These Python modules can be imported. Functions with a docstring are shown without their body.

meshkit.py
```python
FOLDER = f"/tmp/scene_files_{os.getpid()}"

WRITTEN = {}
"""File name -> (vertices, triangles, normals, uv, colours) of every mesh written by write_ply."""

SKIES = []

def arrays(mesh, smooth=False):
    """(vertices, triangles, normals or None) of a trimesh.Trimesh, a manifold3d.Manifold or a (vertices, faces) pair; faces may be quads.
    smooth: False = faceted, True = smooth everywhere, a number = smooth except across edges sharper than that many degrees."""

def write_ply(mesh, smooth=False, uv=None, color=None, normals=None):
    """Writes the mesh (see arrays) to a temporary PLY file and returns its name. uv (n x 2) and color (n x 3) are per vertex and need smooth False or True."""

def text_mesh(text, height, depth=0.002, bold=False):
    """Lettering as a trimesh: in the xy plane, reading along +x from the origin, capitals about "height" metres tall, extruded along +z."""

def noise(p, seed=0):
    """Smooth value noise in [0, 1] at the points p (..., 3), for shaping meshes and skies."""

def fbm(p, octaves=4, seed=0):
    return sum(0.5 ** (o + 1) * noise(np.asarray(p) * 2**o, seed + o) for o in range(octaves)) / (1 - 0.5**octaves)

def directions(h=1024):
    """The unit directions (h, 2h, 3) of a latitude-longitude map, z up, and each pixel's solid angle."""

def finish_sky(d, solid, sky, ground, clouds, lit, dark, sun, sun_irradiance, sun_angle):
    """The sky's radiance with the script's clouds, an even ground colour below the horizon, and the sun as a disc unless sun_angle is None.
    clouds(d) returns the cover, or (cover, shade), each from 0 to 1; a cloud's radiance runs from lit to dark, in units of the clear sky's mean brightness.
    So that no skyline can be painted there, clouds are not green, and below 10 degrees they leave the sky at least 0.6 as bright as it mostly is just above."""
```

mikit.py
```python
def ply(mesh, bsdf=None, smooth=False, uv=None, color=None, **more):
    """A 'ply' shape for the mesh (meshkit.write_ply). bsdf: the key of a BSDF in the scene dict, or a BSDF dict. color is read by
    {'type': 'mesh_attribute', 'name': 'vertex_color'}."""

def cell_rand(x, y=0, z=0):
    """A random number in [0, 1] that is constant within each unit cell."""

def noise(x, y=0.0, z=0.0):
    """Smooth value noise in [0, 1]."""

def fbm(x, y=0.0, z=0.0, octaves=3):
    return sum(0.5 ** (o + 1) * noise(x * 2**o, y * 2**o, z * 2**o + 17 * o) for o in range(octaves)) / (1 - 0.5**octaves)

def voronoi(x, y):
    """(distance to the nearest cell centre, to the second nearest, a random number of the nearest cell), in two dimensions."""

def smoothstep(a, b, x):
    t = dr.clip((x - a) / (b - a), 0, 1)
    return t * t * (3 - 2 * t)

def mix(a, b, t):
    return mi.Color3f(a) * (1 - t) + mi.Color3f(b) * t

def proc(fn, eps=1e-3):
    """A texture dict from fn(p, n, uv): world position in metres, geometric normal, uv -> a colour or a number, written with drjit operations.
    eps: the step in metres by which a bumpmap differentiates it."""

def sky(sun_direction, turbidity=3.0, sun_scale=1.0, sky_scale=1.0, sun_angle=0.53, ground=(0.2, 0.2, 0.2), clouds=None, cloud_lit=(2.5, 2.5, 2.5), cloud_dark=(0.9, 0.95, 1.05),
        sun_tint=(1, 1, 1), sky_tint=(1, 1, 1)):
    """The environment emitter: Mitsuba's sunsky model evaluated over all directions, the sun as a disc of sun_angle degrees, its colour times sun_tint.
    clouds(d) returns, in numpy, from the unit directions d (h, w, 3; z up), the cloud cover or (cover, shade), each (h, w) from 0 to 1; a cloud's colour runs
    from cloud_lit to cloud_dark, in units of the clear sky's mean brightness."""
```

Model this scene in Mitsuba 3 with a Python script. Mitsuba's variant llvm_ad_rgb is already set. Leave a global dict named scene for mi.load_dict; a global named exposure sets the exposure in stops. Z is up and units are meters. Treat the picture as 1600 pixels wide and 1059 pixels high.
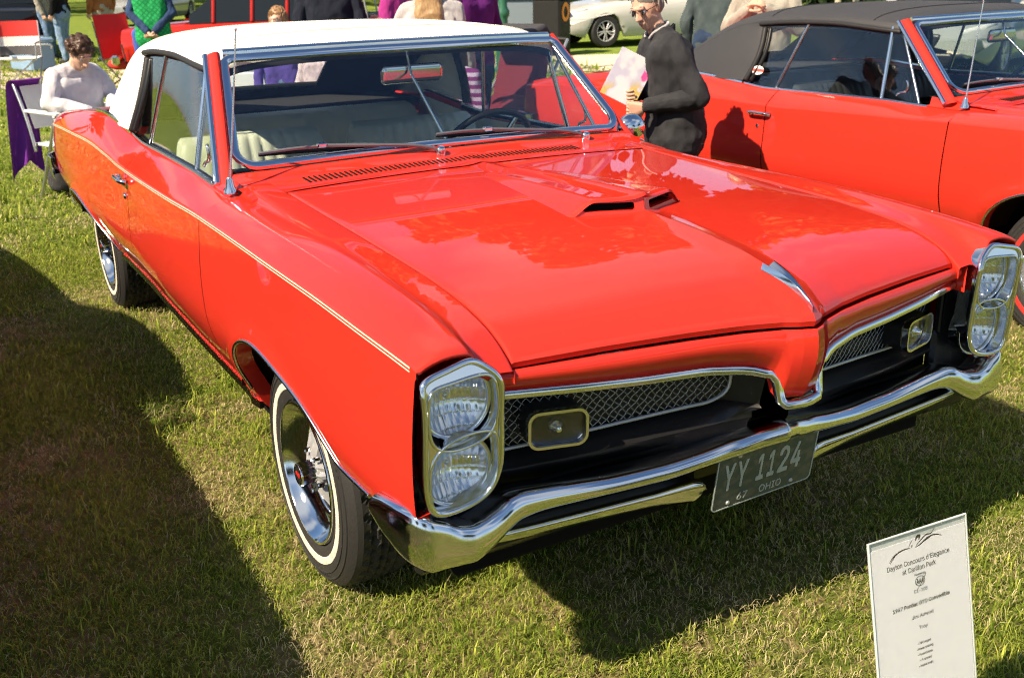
import math, random
import numpy as np, trimesh, drjit as dr, mitsuba as mi
import manifold3d as m3
from scipy.interpolate import PchipInterpolator as PI_, CubicSpline
from shapely.geometry import Polygon, box as sbox, Point
from shapely import affinity
import mikit, meshkit
from mikit import noise, fbm, smoothstep, mix, proc, voronoi, cell_rand

scene, labels = {}, {}
T = mi.ScalarTransform4f
rnd = random.Random(7)
rng = np.random.default_rng(7)

# ------------------------------------------------------------------ camera, sky, exposure
CAM_R = np.array(((0.50359, 0.86374, -0.01862), (0.2824, -0.18494, -0.9413), (-0.81649, 0.46877, -0.33705)))  # rows: right, down, forward
CAM_P = np.array([2.4518, -1.5667, 1.5811])
scene['camera'] = {'type': 'thinlens', 'aperture_radius': 0.0021, 'focus_distance': 2.35, 'fov': 52.54, 'fov_axis': 'x', 'near_clip': 0.05, 'far_clip': 900.0,
                   'to_world': T().look_at(origin=CAM_P.tolist(), target=(CAM_P + CAM_R[2]).tolist(), up=(-CAM_R[1]).tolist())}
SUN = np.array([0.20, -1.0, 0.95])


def clouds(d):
    el = d[..., 2]
    p = d / np.maximum(el[..., None], 0.08)
    n = meshkit.fbm(np.stack([p[..., 0] * 1.1 + 3.1, p[..., 1] * 1.1 + 1.7, el * 0], -1), 5, seed=5)
    c = np.clip((n - 0.50) / 0.20, 0, 1)
    return c * 0.75, np.clip((n - 0.62) / 0.3, 0, 1) * 0.35


scene['sky'] = mikit.sky(SUN.tolist(), turbidity=3.0, sky_scale=0.64, clouds=clouds)
exposure = 2.6

# ------------------------------------------------------------------ materials


def rgb(*c):
    return {'type': 'rgb', 'value': list(c)}


def mat(key, d, two=True):
    scene[key] = {'type': 'twosided', 'b': d} if two else d
    return key


def diffuse(key, *c, rough=0.6, spec=0.3):
    return mat(key, {'type': 'principled', 'base_color': rgb(*c), 'roughness': rough, 'specular': spec})


def paintmat(key, *c):
    return mat(key, {'type': 'plastic', 'diffuse_reflectance': rgb(*c), 'int_ior': 1.5, 'nonlinear': True})


paintmat('m_red', 0.80, 0.076, 0.046)
paintmat('m_red_far', 0.62, 0.05, 0.03)
paintmat('m_green_paint', 0.02, 0.06, 0.05)
paintmat('m_white_paint', 0.78, 0.78, 0.75)
paintmat('m_silver_paint', 0.50, 0.52, 0.52)
paintmat('m_dark_paint', 0.018, 0.018, 0.022)
mat('m_chrome', {'type': 'roughconductor', 'material': 'none', 'alpha': 0.025, 'specular_reflectance': rgb(0.80, 0.82, 0.84)})
mat('m_chrome_soft', {'type': 'roughconductor', 'material': 'none', 'alpha': 0.14, 'specular_reflectance': rgb(0.72, 0.74, 0.76)})
mat('m_argent', {'type': 'principled', 'base_color': rgb(0.52, 0.53, 0.55), 'metallic': 0.5, 'roughness': 0.30})
diffuse('m_black', 0.012, 0.012, 0.013, rough=0.35, spec=0.4)
diffuse('m_black_matte', 0.008, 0.008, 0.008, rough=0.9, spec=0.1)
mat('m_wiper', {'type': 'principled', 'base_color': rgb(0.22, 0.22, 0.23), 'metallic': 0.6, 'roughness': 0.35})
diffuse('m_rubber', 0.022, 0.022, 0.024, rough=0.55, spec=0.35)
diffuse('m_stripe', 0.62, 0.50, 0.40, rough=0.3, spec=0.5)
mat('m_mesh', {'type': 'roughconductor', 'material': 'none', 'alpha': 0.16, 'specular_reflectance': rgb(0.42, 0.44, 0.46)})
mat('m_red_plastic', {'type': 'plastic', 'diffuse_reflectance': rgb(0.7, 0.03, 0.02), 'int_ior': 1.5})
scene['m_glass'] = {'type': 'thindielectric', 'int_ior': 1.52, 'specular_transmittance': rgb(0.86, 0.93, 0.91)}
scene['m_glass_plain'] = {'type': 'thindielectric', 'int_ior': 1.5, 'specular_transmittance': rgb(0.95, 0.96, 0.96)}
scene['m_lens'] = {'type': 'dielectric', 'int_ior': 1.5, 'ext_ior': 1.0}


def _tyre_bump(p, n, uv):
    return fbm(p.x * 300, p.y * 300, p.z * 300, 2) * 0.0006


mat('m_tyre', {'type': 'bumpmap', 't': proc(_tyre_bump), 'scale': 1.0,
               'b': {'type': 'principled', 'base_color': rgb(0.026, 0.0255, 0.0255), 'roughness': 0.6, 'specular': 0.4}})


def _whitewall(p, n, uv):
    d = fbm(p.x * 40, p.y * 40, p.z * 40, 3)
    return mix((0.60, 0.575, 0.48), (0.48, 0.45, 0.36), smoothstep(0.45, 0.75, d))


mat('m_whitewall', {'type': 'principled', 'base_color': proc(_whitewall), 'roughness': 0.6, 'specular': 0.25})


def _canvas_bump(p, n, uv):
    return (noise(p.x * 900, p.y * 900, p.z * 900) * 0.00025 + fbm(p.x * 5, p.y * 5, p.z * 5, 3) * 0.008)


def _canvas_white(p, n, uv):
    return mix((0.80, 0.78, 0.71), (0.72, 0.69, 0.61), smoothstep(0.45, 0.8, fbm(p.x * 3, p.y * 3, p.z * 4, 4)))


mat('m_top_white', {'type': 'bumpmap', 't': proc(_canvas_bump), 'scale': 1.0,
                    'b': {'type': 'principled', 'base_color': proc(_canvas_white), 'roughness': 0.62, 'specular': 0.25}})


def _canvas_black(p, n, uv):
    return mix((0.035, 0.036, 0.040), (0.050, 0.050, 0.054), fbm(p.x * 3, p.y * 3, p.z * 4, 4))


mat('m_top_black', {'type': 'bumpmap', 't': proc(_canvas_bump), 'scale': 1.0,
                    'b': {'type': 'principled', 'base_color': proc(_canvas_black), 'roughness': 0.55, 'specular': 0.4}})


def _vinyl(p, n, uv):
    return mix((0.68, 0.68, 0.57), (0.60, 0.60, 0.50), fbm(p.x * 9, p.y * 9, p.z * 9, 3))


mat('m_vinyl', {'type': 'principled', 'base_color': proc(_vinyl), 'roughness': 0.42, 'specular': 0.4})
diffuse('m_vinyl_black', 0.03, 0.032, 0.036, rough=0.45, spec=0.4)
diffuse('m_headliner', 0.03, 0.03, 0.032, rough=0.9, spec=0.1)
diffuse('m_carpet', 0.02, 0.02, 0.022, rough=0.95, spec=0.05)
diffuse('m_dash', 0.014, 0.016, 0.017, rough=0.5, spec=0.35)

# ------------------------------------------------------------------ mesh helpers


def M(v, f):
    v, f = np.asarray(v, float), np.asarray(f, int)
    if f.shape[1] == 4:
        f = np.vstack([f[:, [0, 1, 2]], f[:, [0, 2, 3]]])
    return trimesh.Trimesh(v, f, process=False)


def surf(P, flip=False, wrap=False):
    P = np.asarray(P, float)
    m, n = P.shape[:2]
    i, j = np.meshgrid(np.arange(m - 1), np.arange(n if wrap else n - 1), indexing='ij')
    a, b = i * n + j, i * n + (j + 1) % n
    q = np.stack([a, b, b + n, a + n], -1).reshape(-1, 4)
    return M(P.reshape(-1, 3), q[:, ::-1] if flip else q)


def mirror(m):
    v = m.vertices * [1, -1, 1]
    return trimesh.Trimesh(v, m.faces[:, ::-1], process=False)


def cat(*ms):
    ms = [m for x in ms for m in (x if isinstance(x, (list, tuple)) else [x])]
    return trimesh.util.concatenate(ms)


def place(m, loc=(0, 0, 0), rot=None, scale=None):
    v = m.vertices.copy()
    if scale is not None:
        v = v * scale
    if rot is not None:
        v = v @ np.asarray(rot).T
    return trimesh.Trimesh(v + np.asarray(loc), m.faces, process=False)


def rx(a):
    c, s = math.cos(a), math.sin(a); return np.array([[1, 0, 0], [0, c, -s], [0, s, c]])


def ry(a):
    c, s = math.cos(a), math.sin(a); return np.array([[c, 0, s], [0, 1, 0], [-s, 0, c]])


def rz(a):
    c, s = math.cos(a), math.sin(a); return np.array([[c, -s, 0], [s, c, 0], [0, 0, 1]])


def bevel_box(sx, sy, sz, b=0.004, loc=(0, 0, 0), rot=None):
    """box with chamfered edges, centred"""
    b = min(b, sx * .45, sy * .45, sz * .45)
    h = np.array([sx, sy, sz]) / 2
    pts = []
    for s in np.array(np.meshgrid([-1, 1], [-1, 1], [-1, 1])).T.reshape(-1, 3):
        for k in range(3):
            d = np.full(3, b); d[k] = 0
            pts.append(s * (h - d))
    hull = m3.Manifold.hull_points(np.array(pts).tolist()) if hasattr(m3.Manifold, 'hull_points') else None
    me = hull.to_mesh()
    return place(M(me.vert_properties[:, :3], me.tri_verts), loc, rot)


def tube(path, r, n=10, caps=True, closed=False):
    p = np.asarray(path, float)
    r = np.broadcast_to(np.asarray(r, float), (len(p),))
    if closed:
        t = np.roll(p, -1, 0) - np.roll(p, 1, 0)
    else:
        t = np.gradient(p, axis=0)
    t /= np.maximum(np.linalg.norm(t, axis=1, keepdims=True), 1e-12)
    u = np.cross(t[0], [0, 0, 1] if abs(t[0][2]) < .9 else [1, 0, 0]); u /= np.linalg.norm(u)
    U = []
    for k in range(len(p)):
        u = u - t[k] * (u @ t[k]); u /= np.linalg.norm(u); U.append(u)
    U = np.array(U); V = np.cross(t, U)
    a = np.arange(n) * 2 * np.pi / n
    P = p[:, None] + r[:, None, None] * (np.cos(a)[None, :, None] * U[:, None] + np.sin(a)[None, :, None] * V[:, None])
    if closed:
        P = np.concatenate([P, P[:1]])
    m = surf(P, wrap=True)
    if caps and not closed:
        v = np.vstack([m.vertices, p[:1], p[-1:]]); k = len(p) * n; j = np.arange(n); e = (len(p) - 1) * n
        f = np.vstack([m.faces, np.stack([np.full(n, k), (j + 1) % n, j], 1), np.stack([np.full(n, k + 1), e + j, e + (j + 1) % n], 1)])
        m = M(v, f)
    return m


def revolve(prof, n=64, axis='y', arc=None):
    """prof: (r, a) pairs, a along the axis"""
    pr = np.asarray(prof, float)
    a = np.arange(n) * 2 * np.pi / n if arc is None else np.linspace(arc[0], arc[1], n)
    r, h = pr[:, 0][:, None], pr[:, 1][:, None] + 0 * a
    if axis == 'y':
        P = np.stack([r * np.cos(a), h, r * np.sin(a)], -1)
    elif axis == 'x':
        P = np.stack([h, r * np.cos(a), r * np.sin(a)], -1)
    else:
        P = np.stack([r * np.cos(a), r * np.sin(a), h], -1)
    return surf(P, wrap=arc is None)


def extrude(poly, h):
    return trimesh.creation.extrude_polygon(poly, h, engine='earcut')


def rrect(w, h, r, n=8):
    return sbox(-w / 2 + r, -h / 2 + r, w / 2 - r, h / 2 - r).buffer(r, quad_segs=n)


def sweep(path, prof, up=(0, 0, 1), closed=False, caps=True):
    """profile points (a, b): a along side = tangent x up, b along the corrected up"""
    p = np.asarray(path, float); pr = np.asarray(prof, float)
    t = (np.roll(p, -1, 0) - np.roll(p, 1, 0)) if closed else np.gradient(p, axis=0)
    t /= np.maximum(np.linalg.norm(t, axis=1, keepdims=True), 1e-12)
    up = np.broadcast_to(np.asarray(up, float), p.shape)
    s = np.cross(t, up); s /= np.maximum(np.linalg.norm(s, axis=1, keepdims=True), 1e-9)
    w = np.cross(s, t)
    P = p[:, None] + pr[None, :, 0, None] * s[:, None] + pr[None, :, 1, None] * w[:, None]
    if closed:
        P = np.concatenate([P, P[:1]])
    m = surf(P, wrap=True)
    if caps and not closed:
        n = len(pr); k = len(p) * n; j = np.arange(n); e = (len(p) - 1) * n
        v = np.vstack([m.vertices, P[0].mean(0)[None], P[-1].mean(0)[None]])
        m = M(v, np.vstack([m.faces, np.stack([np.full(n, k), (j + 1) % n, j], 1), np.stack([np.full(n, k + 1), e + j, e + (j + 1) % n], 1)]))
    return m


def smooth_path(pts, n=40, closed=False):
    p = np.asarray(pts, float)
    if closed:
        p = np.vstack([p, p[:1]])
    d = np.r_[0, np.cumsum(np.sqrt(np.linalg.norm(np.diff(p, axis=0), axis=1)))]
    c = CubicSpline(d, p, bc_type='periodic' if closed else 'natural')
    t = np.linspace(0, d[-1], n, endpoint=not closed)
    return c(t)


def pc(*xy):
    a = np.array(sorted(xy))
    return PI_(a[:, 0], a[:, 1], extrapolate=True)


def numbered(key):
    if key not in scene and not any(k.startswith(key + '__') for k in scene):
        return key
    i = 1
    while f'{key}_{i:03d}' in scene or any(k.startswith(f'{key}_{i:03d}__') for k in scene):
        i += 1
    return f'{key}_{i:03d}'


def tag(key, label=None, cat_=None, group=None, kind=None):
    d = labels.setdefault(key, {})
    for k, v in (('label', label), ('category', cat_), ('group', group), ('kind', kind)):
        if v:
            d[k] = v
    return key


def obj(key, mesh, mtl, smooth=30, **more):
    scene[key] = mikit.ply(mesh, mtl, smooth=smooth, **more)
    return key


class Kit:
    """the parts of one thing in its own space; put() adds them under a key, once per copy"""

    def __init__(self):
        self.parts, self.names, self.plab = [], {}, {}

    def name(self, n):
        i = self.names.get(n, -1) + 1
        self.names[n] = i
        return n if i == 0 else f'{n}_{i:03d}'

    def add(self, name, mesh, mtl, smooth=True, fixed=False, label=None):
        n = name if fixed else self.name(name)
        self.parts.append((n, mikit.ply(mesh, 'm_black', smooth=smooth), mtl))
        if label:
            self.plab[n] = label
        return n

    def put(self, key, tw=None, swap=None, skip=(), labelled=True):
        swap = swap or {}
        for n, d, m in self.parts:
            if any(n == s or n.startswith(s) for s in skip):
                continue
            e = {**d, 'bsdf': {'type': 'ref', 'id': swap.get((n, m), swap.get(m, m))}}
            if tw is not None:
                e['to_world'] = tw
            scene[f'{key}__{n}'] = e
            if labelled and n in self.plab:
                tag(f'{key}__{n}', self.plab[n])
        return key

# ================================================================== the convertible car (x forward from the front axle, y left, z up)
zs = pc((.90, .897), (.86, .900), (.6, .911), (.31, .917), (-.06, .917), (-.6, .913), (-1.0, .899), (-1.5, .884), (-1.9, .874), (-2.13, .884), (-2.45, .892), (-3.0, .872), (-3.8, .818), (-4.26, .775))
ys = pc((.90, .849), (.86, .850), (.6, .858), (.31, .862), (-.06, .865), (-.6, .866), (-1.0, .868), (-1.5, .867), (-1.9, .862), (-2.3, .866), (-2.9, .868), (-3.8, .845), (-4.26, .80))
zrid = pc((.90, .905), (.86, .916), (.80, .930), (.7, .943), (.55, .954), (.35, .962), (.1, .964), (-.2, .962), (-.5, .959), (-.8, .957))
zgap = pc((.90, .80), (.845, .860), (.80, .890), (.73, .918), (.62, .939), (.45, .953), (.2, .962), (0, .968), (-.25, .975), (-.45, .981), (-.8, .992))
yin = pc((-.55, .765), (-1.5, .765), (-2.05, .767), (-2.5, .775), (-3.0, .775), (-3.6, .762), (-4.26, .72))
zin = pc((-.55, .952), (-.83, .955), (-1.08, .962), (-1.44, .960), (-1.83, .955), (-2.05, .972), (-2.5, 1.0), (-2.95, .972), (-3.6, .907), (-4.05, .845), (-4.26, .80))


def zlow(x):
    x = np.asarray(x, float)
    z = np.full_like(x, .355)
    z = np.where(x < -3.35, .355 + .10 * np.clip((-3.35 - x) / .8, 0, 1), z)
    rxx = np.where(x < -.05, .345, .54)
    e = .40 + .275 * np.sqrt(np.clip(1 - ((x + .05) / rxx) ** 2, 0, 1))
    fr = (x > -.395) & (x <= .5)
    z = np.where(fr, e, z)
    z = np.where(x > .22, np.maximum(np.where(fr, e, 0), np.interp(x, [.5, .66, .75, .838], [.532, .538, .565, .605])), z)
    r = np.abs(x + 2.93) < .48
    z = np.where(r, .36 + .235 * np.sqrt(np.clip(1 - ((x + 2.93) / .48) ** 2, 0, 1)), z)
    return z


def yside(x, z):
    t = (zs(x) - z) / (zs(x) - .34)
    y = ys(x) + .017 * np.sin(np.pi * np.clip(t / .8, 0, 1)) - .10 * np.clip((t - .5) / .5, 0, 1.3) ** 2
    y = y - .012 * np.exp(-((x + 1.95) / .5) ** 2) * np.exp(-((t - .25) / .22) ** 2)        # the pinch ahead of the hip
    y = y + .014 * np.exp(-((x + 2.85) / .55) ** 2) * np.exp(-((t - .55) / .25) ** 2)
    for cx, rr, zc, rz_ in ((-.05, .40, .38, .30), (-2.93, .48, .36, .235)):
        d = np.sqrt(((x - cx) / rr) ** 2 + ((z - zc) / rz_) ** 2) - 1
        y = y + .010 * np.exp(-(d / .10) ** 2) * (z > .36)
    return y


def side_rows(x, up):
    """(y, z) rows of one station from the inner edge to the bottom; up: 'fender' or 'door'"""
    x = np.asarray(x, float)
    rows = []
    if up == 'fender':
        zg, zr = zgap(x), zrid(x)
        dz = zr - zg
        for y_, z_ in ((.6435, zg - .03), (.6435, zg - .006), (.646, zg - .001), (.652, zg), (.68, zg + .04 * dz), (.705, zg + .12 * dz), (.722, zg + .33 * dz), (.732, zg + .72 * dz), (.739, zg + .94 * dz)):
            rows.append((np.full_like(x, y_), z_))
        y0, z0, bul = np.full_like(x, .746), zr, .010
    else:
        y0, z0 = yin(x), zin(x)
        bul = .004 + .016 * np.clip((-x - 1.7) / .7, 0, 1)
        rows += [(y0 - .012, z0 - .03), (y0 - .010, z0 - .004)]
    for r in (0, .12, .3, .5, .7, .85, .95):
        rows.append((y0 + (ys(x) - y0) * r, z0 + (zs(x) - z0) * r + bul * 4 * r * (1 - r)))
    zl = zlow(x)
    for r in np.r_[0, .012, .03, .08, np.linspace(.14, 1, 22)]:
        z = zs(x) + (zl - zs(x)) * r
        rows.append((yside(x, z), z))
    y, z = rows[-1]
    rows += [(y - .004, z - .004), (y - .012, z - .004), (y - .05, z + .002)]
    return rows


def xs_between(a, b, n, *marks):
    s = [np.linspace(a, b, n)]
    for c, w, side in marks:      # cluster near the arch ends
        s.append(c + side * w * (1 - np.cos(np.linspace(0, np.pi / 2, 22))))
    x = np.unique(np.round(np.concatenate(s), 5))
    return x[(x >= min(a, b) - 1e-6) & (x <= max(a, b) + 1e-6)]


def panel(x, up, shear=None):
    rows = side_rows(x, up)
    P = np.stack([np.stack([x, y, z], -1) for y, z in rows])
    if up == 'fender':
        e = P[:, -1:]
        k = np.zeros((len(P), 1, 1)); k[5:16] = 1; k[16:19] = .6
        dn = np.array([0, 0, 1.])
        P = np.concatenate([P[:, :-1], e - k * dn * .0015, e + k * [.0045, 0, -.006], e + k * [.005, 0, -.013], e + k * [-.02, 0, -.018]], 1)
    return surf(P)


def hood_front(y):
    a = np.abs(y)
    return np.interp(a, [0, .03, .06, .14, .26, .45, .66, .8], [1.0, .987, .968, .938, .907, .868, .832, .80])


HC = pc((0, .868), (.012, .888), (.03, .903), (.07, .928), (.143, .951), (.231, .968), (.334, .980), (.52, .993), (.63, .997), (.9, 1.0), (1.2, .998), (1.47, .994))
HE = pc((0, .858), (.012, .872), (.035, .889), (.105, .917), (.215, .938), (.385, .952), (.635, .961), (.835, .967), (1.08, .974), (1.29, .981), (1.5, .984))


def zhood(x, y):
    a = np.abs(y) / .645
    s = np.clip(hood_front(y) - x, 0, None)
    w = .25 * a + .75 * a * a
    z = HC(s) * (1 - w) + HE(s) * w
    return z + .007 * np.clip(1 - np.abs(y) / .055, 0, 1) ** 1.5 * np.clip(s / .1, 0, 1)


GY = pc((0, .726), (1, .634))


def glass_pt(u, v):
    u, v = np.asarray(u, float), np.asarray(v, float)
    y = u * (.726 + (.634 - .726) * v)
    x = -.69 + (-1.035 + .69) * v + .075 * (1 - u * u)
    z = 1.012 + (1.325 - 1.012) * v + (.024 - .014 * v) * (1 - u * u)
    return np.stack([x, y, z], -1)


def build_car(full=True):
    K = Kit()
    A = K.add

    def both(name, mesh, mtl, smooth=True):
        A(name, mirror(mesh), mtl, smooth)
        A(name, mesh, mtl, smooth)

    red = 'm_red'
    # ---- sheet metal
    xf = xs_between(-.598, .851, 60, (-.3955, .12, 1), (-.3945, .1, 1), (.45, .2, -1))
    fr = panel(xf, 'fender')
    both('front_fender', fr, red)
    # plates closing the fender front behind the lamp housing
    xd = np.linspace(-1.742, -.604, 60)
    both('door', panel(xd, 'door'), red)
    xq = xs_between(-4.25, -1.748, 90, (-3.41, .2, 1), (-2.45, .2, -1))
    both('quarter_panel', panel(xq, 'door'), red)
    # fender top behind the door gap up to the windscreen pillar
    # hood
    yy = np.r_[-.64, -.6385, -.632, np.linspace(-.62, -.10, 30), np.linspace(-.09, .09, 25), np.linspace(.10, .62, 30), .632, .6385, .64]
    uu = np.r_[np.linspace(0, .86, 50), 1 - .14 * (1 - np.linspace(0, 1, 30)) ** 2]
    U, Y = np.meshgrid(uu, yy, indexing='ij')
    XF = hood_front(Y) - .004
    X = -.452 + (XF + .452) * U
    Z = zhood(X, Y)
    e = np.abs(Y)
    Z = Z - np.where(e > .6395, .010, np.where(e > .638, .002, 0))
    P = np.stack([X, Y, Z], -1)
    f = P[-1] + [-.004, 0, -.012]
    b = P[0] + [0, 0, -.012]
    hood = np.concatenate([b[None], P, f[None]]); hm_ = len(yy) // 2
    hood = cat(surf(hood[:, :hm_ + 1]), surf(hood[:, hm_:]))
    A('hood', hood, red)
    # cowl between hood and windscreen
    yy = np.linspace(-.745, .745, 61)
    rows = []
    for k, (t, dz) in enumerate([(0, -.014), (0, -.001), (.02, 0), (.3, 0), (.6, 0), (.8, .004), (.95, .016), (1.05, .022)]):
        u = np.clip(yy / .726, -1, 1)
        g = glass_pt(u, 0 * u)
        x0, x1 = np.full_like(yy, -.457), g[:, 0] + .012
        z0 = zhood(x0, np.clip(yy, -.645, .645)) - .012 * np.clip((np.abs(yy) - .645) / .1, 0, 1) ** 1
        z1 = g[:, 2] - .030
        rows.append(np.stack([x0 + (x1 - x0) * t, yy, z0 + (z1 - z0) * t + dz], -1))
    A('cowl_panel', surf(rows), red)
    # filler between cowl, fender top and pillar (red) on both sides
    fil = []
    for x in np.linspace(-.598, -.80, 12):
        fil.append([[x, .735, float(zgap(x)) + .006], [x, .745, .962], [x, .765, float(zin(x)) + .001 if x < -.6 else .953]])
    both('cowl_side', surf(fil), red)
    for i in range(60):
        y0 = -.545 + i * .0163
        if y0 > .42:
            break
        x0, x1 = -.60, -.512
        za, zb = [float(zhood(-.457, y0) + ((glass_pt(y0 / .726, 0.)[2] - .03) - zhood(-.457, y0)) * t) for t in ((-.457 - x0) / (.457 - .457 + abs(-.457 - (glass_pt(y0 / .726, 0.)[0] + .012))), (-.457 - x1) / abs(-.457 - (glass_pt(y0 / .726, 0.)[0] + .012)))]
        d = np.array([x1 - x0, 0, zb - za]); L = np.linalg.norm(d); an = math.atan2(d[2], d[0])
        A('cowl_panel__vent_slot', bevel_box(L, .0075, .006, .001, loc=((x0 + x1) / 2, y0, (za + zb) / 2 - .0012), rot=ry(-an)), 'm_black_matte', 20)
    # nose panel: from the hood edge down to the grille opening, with the beak
    yn = np.unique(np.round(np.r_[np.linspace(-.668, .668, 70), np.linspace(-.13, .13, 53)], 4))
    an = np.abs(yn)
    zt = .856 + .010 * (1 - an / .66)
    xt = hood_front(yn) + .002
    xb = np.interp(an, [0, .05, .075, .12, .215, .36, .5, .67], [.975, .957, .945, .925, .90, .874, .85, .812])
    zb = np.interp(an, [0, .048, .054, .060, .068, .08, .10, .14, .215, .36, .5, .67], [.699, .699, .703, .727, .756, .768, .774, .781, .788, .790, .797, .805])
    rows = [np.stack([xt - .03, yn, zt - .012], -1), np.stack([xt - .006, yn, zt - .010], -1), np.stack([xt, yn, zt - .004], -1)]
    for r in (.04, .12, .25, .4, .55, .7, .85, .95, 1.0):
        bul = .022 * 4 * r * (1 - r) * (1 - .4 * r)
        rows.append(np.stack([xt + (xb - xt) * r + bul, yn, zt - .004 + (zb - zt + .004) * r], -1))
    rows.append(np.stack([xb - .012, yn, zb - .002], -1))
    rows.append(np.stack([xb - .022, yn, zb + .002], -1))
    rows = np.array(rows); hm_ = len(yn) // 2
    A('nose_panel', cat(surf(rows[:, :hm_ + 1]), surf(rows[:, hm_:])), red)
    # chrome moulding round the two grille openings and under the beak
    path = []
    for y in np.r_[np.linspace(-.672, -.085, 26)]:
        path.append((np.interp(-y, [0, .05, .075, .12, .215, .36, .5, .67], [.975, .957, .945, .925, .90, .874, .85, .812]) + .004, y, np.interp(-y, [.08, .10, .14, .215, .36, .5, .67], [.766, .774, .781, .788, .790, .797, .805]) - .007))
    path += [(.948, -.070, .758), (.955, -.0585, .742), (.960, -.056, .72), (.966, -.053, .698), (.974, -.045, .690), (.980, -.02, .689), (.983, 0, .689)]
    path += [(x, -y, z) for x, y, z in path[-2::-1]]
    path = np.array(path)
    pr = [(-.009, -.006), (-.007, -.010), (.003, -.011), (.009, -.008), (.010, 0), (.008, .007), (.002, .010), (-.009, .009)]
    tang = np.gradient(path, axis=0); tang /= np.linalg.norm(tang, axis=1, keepdims=True)
    upv = np.cross(np.array([1., 0, .15]), tang)
    up_ = np.where((upv[:, 2] < 0)[:, None] & (np.abs(path[:, 1]) > .08)[:, None], -upv, upv)
    A('grille_moulding', sweep(path, np.array(pr)[:, ::1] * [1, 1], up=up_), 'm_chrome', 40)
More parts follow.
